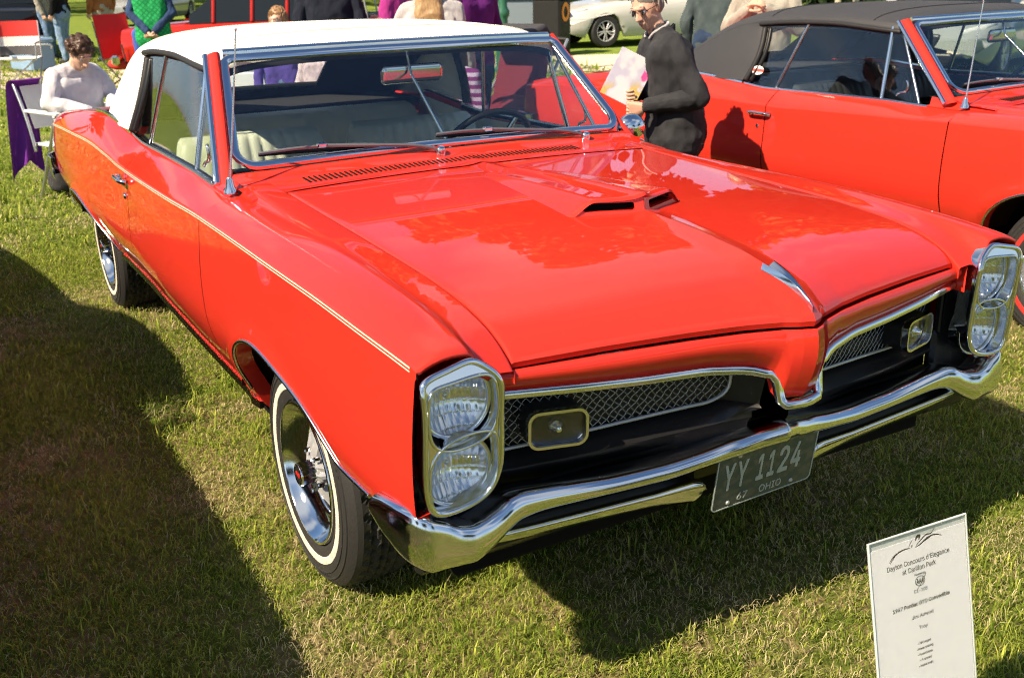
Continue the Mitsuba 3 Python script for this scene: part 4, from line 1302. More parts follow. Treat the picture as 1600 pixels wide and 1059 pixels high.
mat('m_bark', {'type': 'principled', 'base_color': proc(_bark), 'roughness': .95})
CR = [mikit.ply(crown_mesh(1, 4.2, 8.5, 15000, .21), 'm_leaf', smooth=False), mikit.ply(crown_mesh(2, 4.6, 7.4, 11000, .23), 'm_leaf', smooth=False), mikit.ply(crown_mesh(3, 3.0, 9.5, 13000, .18), 'm_leaf', smooth=False)]


def trunk_mesh(seed, h, r0):
    r = np.random.default_rng(seed)
    ps = np.array([[r.normal(0, .05) * k, r.normal(0, .05) * k, h * k / 6] for k in range(7)])
    out = [tube(smooth_path(ps, 20), np.linspace(r0, r0 * .45, 20), 10)]
    for k in range(9):
        a, z = r.uniform(0, 2 * np.pi), h * r.uniform(.5, .95)
        q = np.array([[0, 0, z], [np.cos(a) * 1.0, np.sin(a) * 1.0, z + .8], [np.cos(a) * 2.3, np.sin(a) * 2.3, z + 2.2]])
        out.append(tube(smooth_path(q, 10), np.linspace(r0 * .38, r0 * .1, 10), 6))
    return cat(out)


TK = [mikit.ply(trunk_mesh(4, 7.5, .28), 'm_bark', smooth=True), mikit.ply(trunk_mesh(5, 7.5, .20), 'm_bark', smooth=True)]
tree_spots = [(-31, 22, 2.0, 0, 'm_leaf'), (-26, 29, 1.45, 1, 'm_leaf_2'), (-23, 34, 1.35, 0, 'm_leaf_3'), (-18, 33, 1.2, 2, 'm_leaf_3'), (-15, 37, 1.4, 1, 'm_leaf'), (-36, 26, 1.75, 0, 'm_leaf_3'), (-31, 38, 1.55, 1, 'm_leaf'), (-34, 17.5, 1.5, 2, 'm_leaf_2'),
              (-40, 15, 1.15, 1, 'm_leaf_2'), (-46, 8, 1.2, 2, 'm_leaf'), (-52, 17, 1.35, 0, 'm_leaf'), (-50, 1, 1.1, 1, 'm_leaf_3'), (-43, -6, .95, 2, 'm_leaf'), (-58, -9, 1.3, 0, 'm_leaf_2'), (-10, 44, 1.2, 0, 'm_leaf_3'), (-21, 46, 1.4, 1, 'm_leaf'),
              (-64, 4, 1.5, 1, 'm_leaf'), (-40, 48, 1.5, 0, 'm_leaf_2'), (-4, 34, .9, 2, 'm_leaf_3'), (14, -34, 1.2, 0, 'm_leaf'), (30, -22, 1.3, 1, 'm_leaf_3'), (36, 6, 1.2, 0, 'm_leaf'), (24, 26, 1.1, 1, 'm_leaf_2'), (-8, -42, 1.2, 1, 'm_leaf')]
for i, (x, y, s, k, lf) in enumerate(tree_spots):
    t = numbered('tree')
    tw = T().translate([x, y, 0]).rotate([0, 0, 1], 47 * i).scale(s)
    tc = T().translate([x, y, (7.4 if k != 2 else 7.0) * s]).rotate([0, 0, 1], 47 * i).scale(s)
    scene[t + '__trunk'] = {**TK[i % 2], 'to_world': tw}
    scene[t + '__crown'] = {**CR[k], 'bsdf': {'type': 'ref', 'id': lf}, 'to_world': tc}
    tag(t, 'leafy tree in the row beyond the show field, crown above the picture', 'tree', 'trees beyond the show field')
# dark shrubs under the trees at the right
BU = [mikit.ply(crown_mesh(11, 1.7, 2.4, 7000, .13), 'm_leaf', smooth=False), mikit.ply(crown_mesh(12, 1.5, 2.0, 6000, .12), 'm_leaf', smooth=False)]
for i in range(16):
    a = i / 15
    x, y = -23.5 + 17 * a + (i % 3) * .5, 25.5 + 8.0 * a + (i % 2) * .9
    t = numbered('shrub')
    scene[t + '__foliage'] = {**BU[i % 2], 'bsdf': {'type': 'ref', 'id': ('m_leaf_3', 'm_leaf', 'm_leaf_3')[i % 3]}, 'to_world': T().translate([x, y, .95]).rotate([0, 0, 1], 70 * i).scale(1 + .15 * (i % 4))}
    tag(t, 'dark leafy shrub in the hedge along the back of the field', 'shrub', 'shrubs along the back of the field')

# ================================================================== people


def sph(p, r, n=10):
    u, v = np.meshgrid(np.linspace(0, np.pi, n), np.linspace(0, 2 * np.pi, n * 2)[:-1], indexing='ij')
    return np.asarray(p) + np.asarray(r) * np.stack([np.sin(u) * np.cos(v), np.sin(u) * np.sin(v), np.cos(u)], -1).reshape(-1, 3)


def hull(*balls):
    pts = np.concatenate([sph(p, r, 9) for p, r in balls])
    return m3.Manifold.hull_points(pts.tolist())


def blob(hulls, edge=.03, it=8, amp=0.0, freq=20, seed=1):
    u = m3.Manifold.batch_boolean(hulls, m3.OpType.Add) if len(hulls) > 1 else hulls[0]
    u = u.refine_to_length(edge)
    me = u.to_mesh()
    m = trimesh.Trimesh(me.vert_properties[:, :3].astype(float), me.tri_verts, process=True)
    if it:
        trimesh.smoothing.filter_taubin(m, lamb=.5, nu=.52, iterations=it)
    if amp:
        n = m.vertex_normals
        m.vertices = m.vertices + n * ((meshkit.fbm(m.vertices * freq, 3, seed=seed) - .5) * 2 * amp)[:, None]
    return m


def hand(w, d, nrm, s, curl=.6, scale=1.0):
    """hulls of a hand: wrist w, direction d, palm normal nrm, s = +1 thumb to cross(d, nrm)"""
    d = np.asarray(d, float) / np.linalg.norm(d); nrm = np.asarray(nrm, float) - d * (np.asarray(nrm, float) @ d); nrm /= np.linalg.norm(nrm)
    t = np.cross(d, nrm) * s
    k = scale
    P = lambda a, b, c: np.asarray(w) + (d * a + t * b + nrm * c) * k
    out = [hull((P(.005, 0, 0), .024 * k), (P(.045, .028, 0), .015 * k), (P(.085, .032, 0), .013 * k), (P(.085, -.030, 0), .012 * k), (P(.05, -.026, 0), .013 * k))]
    for j, (b, L) in enumerate(((.030, .072), (.010, .080), (-.010, .074), (-.029, .058))):
        p, a = P(.088, b, 0), 0.15 + .1 * j
        q = p
        for m_, f in enumerate((.42, .32, .26)):
            a += curl * (.8 if m_ else .7)
            nq = q + (d * math.cos(a) + nrm * math.sin(a)) * L * f * k
            out.append(hull((q, (.0092 - .0008 * m_) * k), (nq, (.0085 - .001 * m_) * k)))
            q = nq
    p = P(.025, .030, .004)
    q = p + (d * .6 + t * .75 + nrm * .3) * .040 * k
    r_ = q + (d * .85 + t * .1 + nrm * .5) * .032 * k
    out += [hull((p, .013 * k), (q, .0105 * k)), hull((q, .0105 * k), (r_, .0085 * k))]
    return out


_SK = {}


def skin(c):
    k = 'm_skin_%02d' % len(_SK)
    if c not in _SK:
        _SK[c] = k
        mat(k, {'type': 'principled', 'base_color': rgb(*c), 'roughness': .5, 'specular': .35})
    return _SK[c]


def cloth(key, c1, c2=None, kind='plain', scale=1.0):
    c2 = c2 or tuple(x * .8 for x in c1)

    def f(p, n, uv):
        if kind == 'stripe':
            return mix(c1, c2, smoothstep(.42, .5, dr.abs(p.z * scale - dr.floor(p.z * scale) - .5) * 2 * .9))
        if kind == 'quilt':
            a = p.z * 16 + p.y * 16; b = p.z * 16 - p.y * 16
            e = dr.minimum(dr.abs(a - dr.round(a)), dr.abs(b - dr.round(b)))
            return mix(c2, c1, smoothstep(.0, .25, e))
        return mix(c1, c2, smoothstep(.35, .7, fbm(p.x * 14 * scale, p.y * 14 * scale, p.z * 9 * scale, 4)))

    def bump(p, n, uv):
        return fbm(p.x * 9, p.y * 9, p.z * 5 + 3, 3) * .05 + noise(p.x * 260, p.y * 260, p.z * 260) * .0010
    mat(key, {'type': 'bumpmap', 't': proc(bump), 'scale': 1.0, 'b': {'type': 'principled', 'base_color': proc(f), 'roughness': .88, 'specular': .12, 'sheen': .3}})
    return key


def person(key, at, yaw, h=1.72, arms=None, legs=None, top=None, bottom=None, shoes='m_shoe', sk=(.62, .38, .27), hair=None, hair_style='short', head=(0, 0), lean=(0, 0), seat=None, extra=None, z0=0.0, hands=(.5, .5), fem=False, long_top=0.0, detail=.02, sleeves=True, face=True, girth=1.0):
    """arms: two lists (right, left) of elbow and wrist in body space (x forward, y left, z up, for 1.75 m); legs the same (knee, ankle)"""
    k = h / 1.75
    g = girth
    pel = np.array(seat if seat is not None else (0, 0, .95), float)
    Rl = ry(lean[0]) @ rx(lean[1])
    up = lambda p: pel + Rl @ (np.array(p, float) - [0, 0, .95])
    chest, neck = up((0, 0, 1.26)), up((.01, 0, 1.47))
    hc = neck + Rl @ ry(head[0]) @ np.array([.02, 0, .145])
    Rh = Rl @ rz(head[1]) @ ry(head[0])
    sw = .17 if fem else .195
    SH = [up((0, -sw, 1.405)), up((0, sw, 1.405))]
    arms = arms or [((-.02, -.27, 1.14), (.06, -.27, .90)), ((-.02, .27, 1.14), (.06, .27, .90))]
    legs = legs or [((.03, -.10, .51), (-.02, -.11, .09)), ((.03, .10, .51), (-.02, .11, .09))]
    HP = [pel + np.array([0, -.09, -.04]), pel + np.array([0, .09, -.04])]
    arms = [[np.array(p, float) for p in a] for a in arms]
    legs = [[np.array(p, float) for p in a] for a in legs]
    tor = lambda d: [hull((up((0, -.11 * g, 1.33)), .10 * g + d), (up((0, .11 * g, 1.33)), .10 * g + d), (up((.01, -.075 * g, 1.08)), .105 * g + d), (up((.01, .075 * g, 1.08)), .105 * g + d)),
                     hull((up((.01, -.075 * g, 1.08)), .105 * g + d), (up((.01, .075 * g, 1.08)), .105 * g + d), (pel + [0, -.075 * g, -.01], .115 * g + d), (pel + [0, .075 * g, -.01], .115 * g + d))]
    sho = lambda d: [hull((SH[0] + [0, .02, 0], .062 + d), (up((0, -.08, 1.40)), .075 + d), (neck - Rl @ [0, 0, .02], .055 + d)), hull((SH[1] - [0, .02, 0], .062 + d), (up((0, .08, 1.40)), .075 + d), (neck - Rl @ [0, 0, .02], .055 + d))]
    arm = lambda i, d, cut=1.0: [hull((SH[i], .056 + d), (arms[i][0], .044 + d)), hull((arms[i][0], .044 + d), (arms[i][0] + (arms[i][1] - arms[i][0]) * cut, .033 + d))]
    leg = lambda i, d: [hull((HP[i], .092 * g + d), (legs[i][0], .060 + d)), hull((legs[i][0], .060 + d), (legs[i][1], .042 + d))]
    # ---- the body, one surface
    H = tor(-.012) + sho(-.010)
    H.append(hull((neck - Rl @ [0, 0, .03], .056), (hc - Rh @ [.01, 0, .06], .055)))
    hd = lambda p: hc + Rh @ np.array(p, float)
    H += [hull((hd((-.012, 0, .035)), (.088, .074, .082)), (hd((.02, 0, .0)), (.070, .066, .07))),
          hull((hd((.03, 0, -.02)), .060), (hd((.055, 0, -.085)), (.028, .026, .022)), (hd((.005, -.042, -.055)), .022), (hd((.005, .042, -.055)), .022), (hd((-.03, 0, -.03)), .055))]
    if face:
        H += [hull((hd((.086, 0, .012)), .010), (hd((.108, 0, -.026)), .0125), (hd((.092, -.013, -.030)), .009), (hd((.092, .013, -.030)), .009)),
              hull((hd((.078, -.036, .030)), .012), (hd((.084, 0, .028)), .012), (hd((.078, .036, .030)), .012)),
              hull((hd((.082, -.016, -.056)), .008), (hd((.086, 0, -.054)), .009), (hd((.082, .016, -.056)), .008)), hull((hd((.079, -.012, -.064)), .008), (hd((.081, .012, -.064)), .008)),
              hull((hd((-.005, -.076, .012)), (.016, .008, .026)), (hd((0, -.073, -.015)), (.010, .007, .012))), hull((hd((-.005, .076, .012)), (.016, .008, .026)), (hd((0, .073, -.015)), (.010, .007, .012)))]
    for i in (0, 1):
        H += arm(i, -.006) + leg(i, -.012)
        d = arms[i][1] - arms[i][0]
        inw = np.array([.3, (1 if i == 0 else -1), 0.])
        H += hand(arms[i][1] + d / np.linalg.norm(d) * .01, d, inw, 1 if i == 1 else -1, hands[i])
    T_ = lambda m: place(m, (at[0], at[1], z0), rz(yaw), k)
    obj(key + '__body', T_(blob(H, detail, 5)), skin(sk), True)
    if face:
        for s in (-1, 1):
            obj(numbered(key + '__eye'), T_(place(trimesh.creation.icosphere(2, .0125), hd((.072, .031 * s, .008)))), 'm_eye_white', True)
            obj(numbered(key + '__iris'), T_(place(trimesh.creation.icosphere(2, .0066), hd((.0795, .031 * s, .008)))), 'm_eye_dark', True)
            br = smooth_path([hd((.084, .016 * s, .034)), hd((.086, .033 * s, .040)), hd((.074, .052 * s, .032))], 8)
            obj(numbered(key + '__eyebrow'), T_(tube(br, .0034, 6)), hair[0] if hair else 'm_eye_dark', True)
        obj(key + '__mouth', T_(tube(smooth_path([hd((.080, -.022, -.058)), hd((.0925, 0, -.0600)), hd((.080, .022, -.058))], 9), [.002, .0035, .004, .0042, .0044, .0042, .004, .0035, .002], 6)), 'm_lips', True)
    # ---- clothes
    if top:
        G = tor(.014) + sho(.012)
        if long_top:
            G.append(hull((pel + [0, -.07, 0], .135 * g), (pel + [0, .07, 0], .135 * g), (pel + [0, -.08, -long_top], .14 * g), (pel + [0, .08, -long_top], .14 * g)))
        if sleeves:
            for i in (0, 1):
                G += arm(i, .016, .97)
        obj(key + '__shirt', T_(blob(G, detail * 1.1, 5, .017, 9, 3)), top, True)
    if bottom:
        G = [hull((pel + [0, -.075, .03], .125 * g), (pel + [0, .075, .03], .125 * g), (pel + [0, -.08, -.08], .125 * g), (pel + [0, .08, -.08], .125 * g))]
        for i in (0, 1):
            G += leg(i, .016)
        obj(key + '__trousers', T_(blob(G, detail * 1.2, 6, .012, 11, 5)), bottom, True)
    for i in (0, 1):
        a = legs[i][1]
        obj(numbered(key + '__shoe'), T_(blob([hull((a + [-.03, 0, -.045], .045), (a + [.06, 0, -.052], .038), (a + [.15, (.015 if i else -.015), -.060], .030), (a + [0, 0, .0], .045))], .03, 4)), shoes, True)
    # ---- hair
    if hair:
        hm, _ = hair
        r = np.random.default_rng(abs(hash(key)) % 1000 if False else len(key) * 7 + 3)
        L = []
        L.append(hull((hd((-.022, 0, .048)), (.095, .084, .082)), (hd((-.045, 0, .0)), (.070, .080, .07))))
        if hair_style == 'curly':
            for q in range(60):
                th, ph = r.uniform(0, 2 * np.pi), r.uniform(.05, 1.9)
                d = np.array([math.sin(ph) * math.cos(th), math.sin(ph) * math.sin(th), math.cos(ph)])
                if d[0] > .55 and d[2] < .35:
                    continue
                L.append(hull((hd(np.array([-.02, 0, .035]) + d * [.10, .088, .088]), r.uniform(.016, .028)), (hd(np.array([-.02, 0, .03]) + d * [.085, .075, .075]), .03)))
        if hair_style == 'long':
            L += [hull((hd((-.05, 0, .02)), (.062, .080, .07)), (up((-.085, -.055, 1.38)), .055), (up((-.085, .055, 1.38)), .055)), hull((up((-.085, -.055, 1.38)), .055), (up((-.085, .055, 1.38)), .055), (up((-.10, -.04, 1.16)), .03), (up((-.10, .04, 1.16)), .03)),
                  hull((hd((.0, -.07, .03)), .03), (up((.02, -.085, 1.38)), .03)), hull((hd((.0, .07, .03)), .03), (up((.02, .085, 1.38)), .03))]
        m_ = blob(L, .016, 3, .010, 30, 4)
        st = []
        for q in range(90 if hair_style != 'short' else 50):
            th, ph = r.uniform(0, 2 * np.pi), r.uniform(.05, 1.75)
            d = np.array([math.sin(ph) * math.cos(th), math.sin(ph) * math.sin(th), math.cos(ph)])
            if d[0] > .6 and d[2] < .45:
                continue
            c = np.array([-.022, 0, .04])
            tdir = np.cross(d, [0.2, .4 * (1 if d[1] > 0 else -1), 1.0]); tdir /= np.linalg.norm(tdir)
            p0 = c + d * [.100, .088, .092]
            p1 = p0 + np.array([0, 0, -.02]) + tdir * .012 + d * .006
            p2 = p1 + np.array([0, 0, -.03]) + tdir * .012 - d * .002
            st.append(tube([hd(p0), hd(p1), hd(p2)], [.005, .0065, .002], 5))
        obj(key + '__hair', T_(cat([m_] + st)), hm, True)
    if extra:
        extra(T_, hd, arms, up, pel)
    return key


diffuse('m_shoe', .05, .045, .04, rough=.5)
diffuse('m_shoe_white', .6, .58, .55, rough=.6)
diffuse('m_eye_white', .75, .73, .70, rough=.2)
diffuse('m_eye_dark', .02, .014, .01, rough=.2)
diffuse('m_lips', .42, .17, .14, rough=.4)


def hairmat(key, c):
    def f(p, n, uv):
        return mix(tuple(x * .55 for x in c), tuple(min(1, x * 1.5) for x in c), fbm(p.x * 120, p.y * 120, p.z * 30, 3))
    mat(key, {'type': 'principled', 'base_color': proc(f), 'roughness': .42, 'specular': .4})
    return (key, c)


H_GREY = hairmat('m_hair_grey', (.20, .18, .16)); H_BROWN = hairmat('m_hair_brown', (.055, .028, .016)); H_LIGHT = hairmat('m_hair_light', (.30, .17, .08)); H_DARK = hairmat('m_hair_dark', (.02, .015, .012)); H_BLOND = hairmat('m_hair_blond', (.36, .23, .11))
C = {}
for nme, a, b, kd, sc in (('fleece', (.028, .029, .033), (.040, .041, .046), 'plain', 1), ('cardigan', (.68, .67, .70), (.58, .57, .63), 'plain', 1), ('jeans', (.10, .17, .30), (.17, .26, .41), 'plain', 2), ('jeans_light', (.17, .27, .42), (.26, .36, .50), 'plain', 2), ('black_knit', (.012, .012, .014), None, 'plain', 1),
                          ('khaki', (.42, .37, .27), (.34, .30, .22), 'plain', 1), ('rust', (.38, .15, .05), (.30, .11, .04), 'plain', 1), ('green_quilt', (.03, .36, .12), (.012, .20, .06), 'quilt', 1), ('navy', (.03, .05, .12), (.04, .07, .16), 'plain', 1), ('dark_jacket', (.018, .022, .035), None, 'plain', 1), ('magenta', (.40, .04, .24), None, 'plain', 1),
                          ('white_knit', (.46, .45, .45), (.36, .35, .36), 'plain', 2), ('purple', (.12, .02, .16), None, 'plain', 1), ('grey_jacket', (.05, .07, .075), (.07, .09, .095), 'plain', 1), ('beige', (.36, .34, .29), None, 'plain', 1), ('lilac_stripe', (.16, .03, .15), (.42, .33, .50), 'stripe', 22), ('pink', (.62, .10, .22), None, 'plain', 1), ('lace', (.66, .56, .60), (.48, .40, .50), 'plain', 4),
                          ('violet', (.10, .07, .35), None, 'plain', 1), ('denim_dark', (.03, .05, .10), None, 'plain', 2), ('stripes_bw', (.03, .03, .06), (.62, .64, .7), 'stripe', 16)):
    C[nme] = cloth('m_cloth_' + nme, a, b, kd, sc)


def yaw_to(p, q):
    return math.atan2(q[1] - p[1], q[0] - p[0])


def P(px, py, d):
    """ground position under the picture point at a depth (layout notes from the photograph)"""
    r = CAM_R.T @ np.array([(px - 800) / 1621.2, (py - 529.5) / 1621.2, 1.0])
    q = CAM_P + r * d
    return q[:2]


# the man in the dark fleece between the two cars
def man_extra(T_, hd, arms, up, pel):
    k = 'person'
    for s in (-1, 1):
        lens = revolve([(0, .0035), (.014, .003), (.0225, .001), (.0235, -.002)], 24, 'x')
        obj(numbered(k + '__sunglasses_lens'), T_(place(lens, hd((.094, .032 * s, .010)), None, (1, 1.12, .82))), 'm_dark_lens', True)
        obj(numbered(k + '__sunglasses_arm'), T_(tube([hd((.090, .056 * s, .014)), hd((.05, .076 * s, .016)), hd((-.01, .084 * s, .012))], .0022, 6)), 'm_eye_dark', True)
    obj(k + '__sunglasses_bridge', T_(tube(smooth_path([hd((.097, -.010, .012)), hd((.100, 0, .016)), hd((.097, .010, .012))], 6), .0022, 6)), 'm_eye_dark', True)
    col = []
    for q in np.linspace(-2.4, 2.4, 30):
        r0 = np.array([.068 * math.cos(q), .074 * math.sin(q)])
        col.append([up((.0 + r0[0], r0[1], 1.425 - .028 * math.cos(q))), up((-.012 + r0[0] * 1.0, r0[1] * 1.0, 1.478 - .03 * math.cos(q))), up((-.016 + r0[0] * 1.16, r0[1] * 1.14, 1.470 - .03 * math.cos(q))), up((r0[0] * 1.30, r0[1] * 1.28, 1.425 - .035 * math.cos(q)))])
    obj(k + '__collar', T_(surf(col)), C['fleece'], True)
    obj(k + '__shirt_collar', T_(tube(smooth_path([up((.085, -.045, 1.445)), up((.06, -.075, 1.475)), up((-.02, -.078, 1.50)), up((-.02, .078, 1.50)), up((.06, .075, 1.475)), up((.085, .045, 1.445))], 30), .010, 6)), C['white_knit'], True)


mat('m_dark_lens', {'type': 'plastic', 'diffuse_reflectance': rgb(.004, .004, .006), 'int_ior': 1.5})
MAN = np.array([-1.84, 1.90])
MYAW = math.radians(-112)
person('person', MAN, MYAW, 1.52, arms=[((.03, -.28, 1.12), (.24, -.06, 1.10)), ((-.05, .29, 1.10), (.22, .17, 1.05))], top=C['fleece'], bottom=C['denim_dark'], hair=H_GREY, hair_style='short', head=(.20, .62), lean=(.20, 0), hands=(.75, .75), extra=man_extra, detail=.014, long_top=.10, girth=1.2, sk=(.56, .33, .24))
tag('person', 'short haired man in dark fleece jacket and sunglasses standing between the two red cars', 'person')


def _prog(p, n, uv):
    a = fbm(uv.x * 4, uv.y * 5, 2.0, 3); b = fbm(uv.x * 5 + 9, uv.y * 4, 7.0, 3)
    c = mix((.52, .52, .56), (.40, .39, .50), smoothstep(.4, .7, a))
    c = mix(c, (.55, .06, .24), smoothstep(.62, .70, b) * smoothstep(.45, .6, uv.x))
    c = mix(c, (.46, .34, .10), smoothstep(.60, .72, a) * smoothstep(.5, .3, uv.y))
    return c


mat('m_programme', {'type': 'principled', 'base_color': proc(_prog), 'roughness': .35, 'specular': .4})
# programme in his hand
kk_ = 1.52 / 1.75
hw = np.r_[MAN, 0] + rz(MYAW) @ np.array([.30, .02, 1.20]) * kk_
bk = place(bevel_box(.005, .19, .25, .002), hw, rz(math.radians(-42)) @ rx(-.45) @ ry(-.18))
uvb = None
scene['programme'] = {**mikit.ply(bk, 'm_programme', smooth=False, uv=np.c_[(bk.vertices @ np.array([.67, .74, 0]) - (bk.vertices @ np.array([.67, .74, 0])).min()) / .22, (bk.vertices[:, 2] - bk.vertices[:, 2].min()) / .30])}
tag('programme', 'white printed event programme with colourful cover held by the man in dark fleece', 'booklet')

# the woman seated behind the car
WOM = np.array([-5.95, -.44])
person('person_001', WOM, math.radians(22), 1.66, seat=(0, 0, .50), lean=(.14, 0), legs=[((.44, -.11, .50), (.40, -.12, .09)), ((.44, .11, .50), (.42, .12, .09))], arms=[((.12, -.27, .76), (.36, -.10, .70)), ((.12, .27, .76), (.36, .10, .70))],
       top=C['cardigan'], bottom=C['jeans'], shoes='m_shoe_white', hair=H_BROWN, hair_style='curly', head=(.55, .0), hands=(.35, .35), fem=True, detail=.015, sk=(.60, .36, .26))
tag('person_001', 'brown haired woman in white cardigan and jeans sitting behind the car looking down', 'person')


# standing onlookers: (key label, picture x, y, depth, facing, ...)
def stand(px, py, d, yaw_deg, label, group=None, **kw):
    k = numbered('person')
    person(k, P(px, py, d), math.radians(yaw_deg), **kw)
    tag(k, label, 'person', group)
    return k


CL = [((.02, -.27, 1.16), (.17, -.05, .93)), ((.02, .27, 1.16), (.17, .05, .93))]
stand(72, 30, 20.5, 60, 'person in blue jeans standing beside the man in the black top at far left', h=1.75, top=C['beige'], bottom=C['jeans'], face=False, detail=.03, hair=H_DARK)
stand(96, 30, 19.6, -120, 'person in black sweater and light jeans standing in front of the black pickup', h=1.80, top=C['black_knit'], bottom=C['jeans_light'], arms=[((-.02, -.27, 1.14), (.12, -.16, .92)), ((-.02, .27, 1.14), (.06, .27, .90))], face=False, detail=.03, hair=H_DARK, girth=1.12)
stand(162, 30, 20.2, -150, 'person in khaki trousers and rust coloured top standing on the lawn', h=1.78, top=C['rust'], bottom=C['khaki'], shoes='m_shoe_white', face=False, detail=.03, hair=H_GREY, girth=1.1)


def vest(T_, hd, arms, up, pel):
    pass


stand(236, 20, 13.2, -22, 'woman in green quilted waistcoat over navy sleeves standing with clasped hands', h=1.70, top=C['navy'], bottom=C['green_quilt'], arms=CL, face=True, detail=.02, hair=H_BROWN, fem=True)
gk = [k for k in labels if k.startswith('person') and 'green quilted' in labels[k].get('label', '')][0]
stand(437, 40, 8.2, -35, 'girl with long light brown hair looking over the white top of the car', h=1.34, top=C['violet'], bottom=C['jeans'], hair=H_LIGHT, hair_style='long', head=(.2, -.25), fem=True, detail=.014, sk=(.66, .44, .34))
stand(516, 30, 9.0, 150, 'person in dark navy jacket seen from behind the white top, left of the child', h=1.78, top=C['dark_jacket'], bottom=C['denim_dark'], face=False, detail=.025, hair=H_DARK)
stand(592, 40, 8.1, 120, 'small child with tousled light brown hair behind the white top', h=1.22, top=C['lace'], bottom=C['pink'], hair=H_LIGHT, hair_style='curly', fem=True, detail=.016, long_top=.30, face=False, sk=(.66, .44, .34))
stand(625, 40, 8.9, -150, 'person in magenta top gesturing beside the child behind the white top', h=1.66, top=C['magenta'], bottom=C['jeans'], arms=[((.02, -.27, 1.16), (.26, -.12, 1.22)), ((-.02, .27, 1.14), (.06, .27, .90))], face=False, detail=.022, hair=H_BROWN, fem=True)
stand(672, 30, 7.0, 150, 'woman in white sweater with long wavy light hair seen from behind', h=1.63, top=C['white_knit'], bottom=C['denim_dark'], hair=H_BLOND, hair_style='long', face=False, fem=True, detail=.016)
stand(735, 30, 7.6, -160, 'person in dark purple shirt standing near the green lamp post', h=1.70, top=C['purple'], bottom=C['denim_dark'], face=False, detail=.022, hair=H_DARK, arms=[((-.02, -.28, 1.14), (.16, -.22, .98)), ((-.06, .30, 1.16), (.12, .34, 1.05))])
stand(712, 120, 6.1, 120, 'girl in purple striped dress seen through the windscreen of the car', h=1.22, top=C['lilac_stripe'], bottom=C['violet'], hair=H_BROWN, hair_style='long', face=False, fem=True, detail=.018, long_top=.25)
stand(1116, 10, 9.4, 120, 'person in slate grey jacket bending behind the black top', h=1.66, top=C['grey_jacket'], bottom=C['denim_dark'], face=False, detail=.022, hair=H_GREY, girth=1.0, lean=(.15, 0))
stand(506, 112, 7.4, -30, 'girl in pale dress seen through the rear window of the white topped car', h=1.22, top=C['lace'], bottom=C['pink'], hair=H_LIGHT, hair_style='long', face=False, fem=True, detail=.02, long_top=.28, sk=(.66, .44, .34))
stand(1197, 10, 8.0, -60, 'person in beige jacket holding hands up behind the black top', h=1.66, top=C['beige'], bottom=C['jeans_light'], face=False, detail=.022, hair=H_GREY, arms=[((.05, -.30, 1.16), (.22, -.07, 1.32)), ((.05, .30, 1.16), (.22, .07, 1.32))], girth=1.1)
stand(812, 10, 26.0, -60, 'distant person in blue and white standing behind the grey cart', h=1.74, top=C['navy'], bottom=C['jeans_light'], face=False, detail=.04, hair=H_DARK)
stand(872, 10, 25.0, -60, 'distant person in dark shirt and jeans standing beside the black bin', h=1.74, top=C['black_knit'], bottom=C['jeans'], face=False, detail=.04, hair=H_DARK)
# padded waistcoat of the woman in green
gp = P(236, 20, 13.2)
vm = blob([hull(((0, -.11, 1.34), .125), ((0, .11, 1.34), .125), ((.01, -.085, 1.08), .130), ((.01, .085, 1.08), .130)), hull(((.01, -.085, 1.08), .130), ((.01, .085, 1.08), .130), ((0, -.09, .84), .150), ((0, .09, .84), .150))], .03, 5, .01, 14, 8)
obj(gk + '__waistcoat', place(vm, (gp[0], gp[1], 0), rz(math.radians(-22)), 1.70 / 1.75), C['green_quilt'], True)

# ================================================================== the other cars


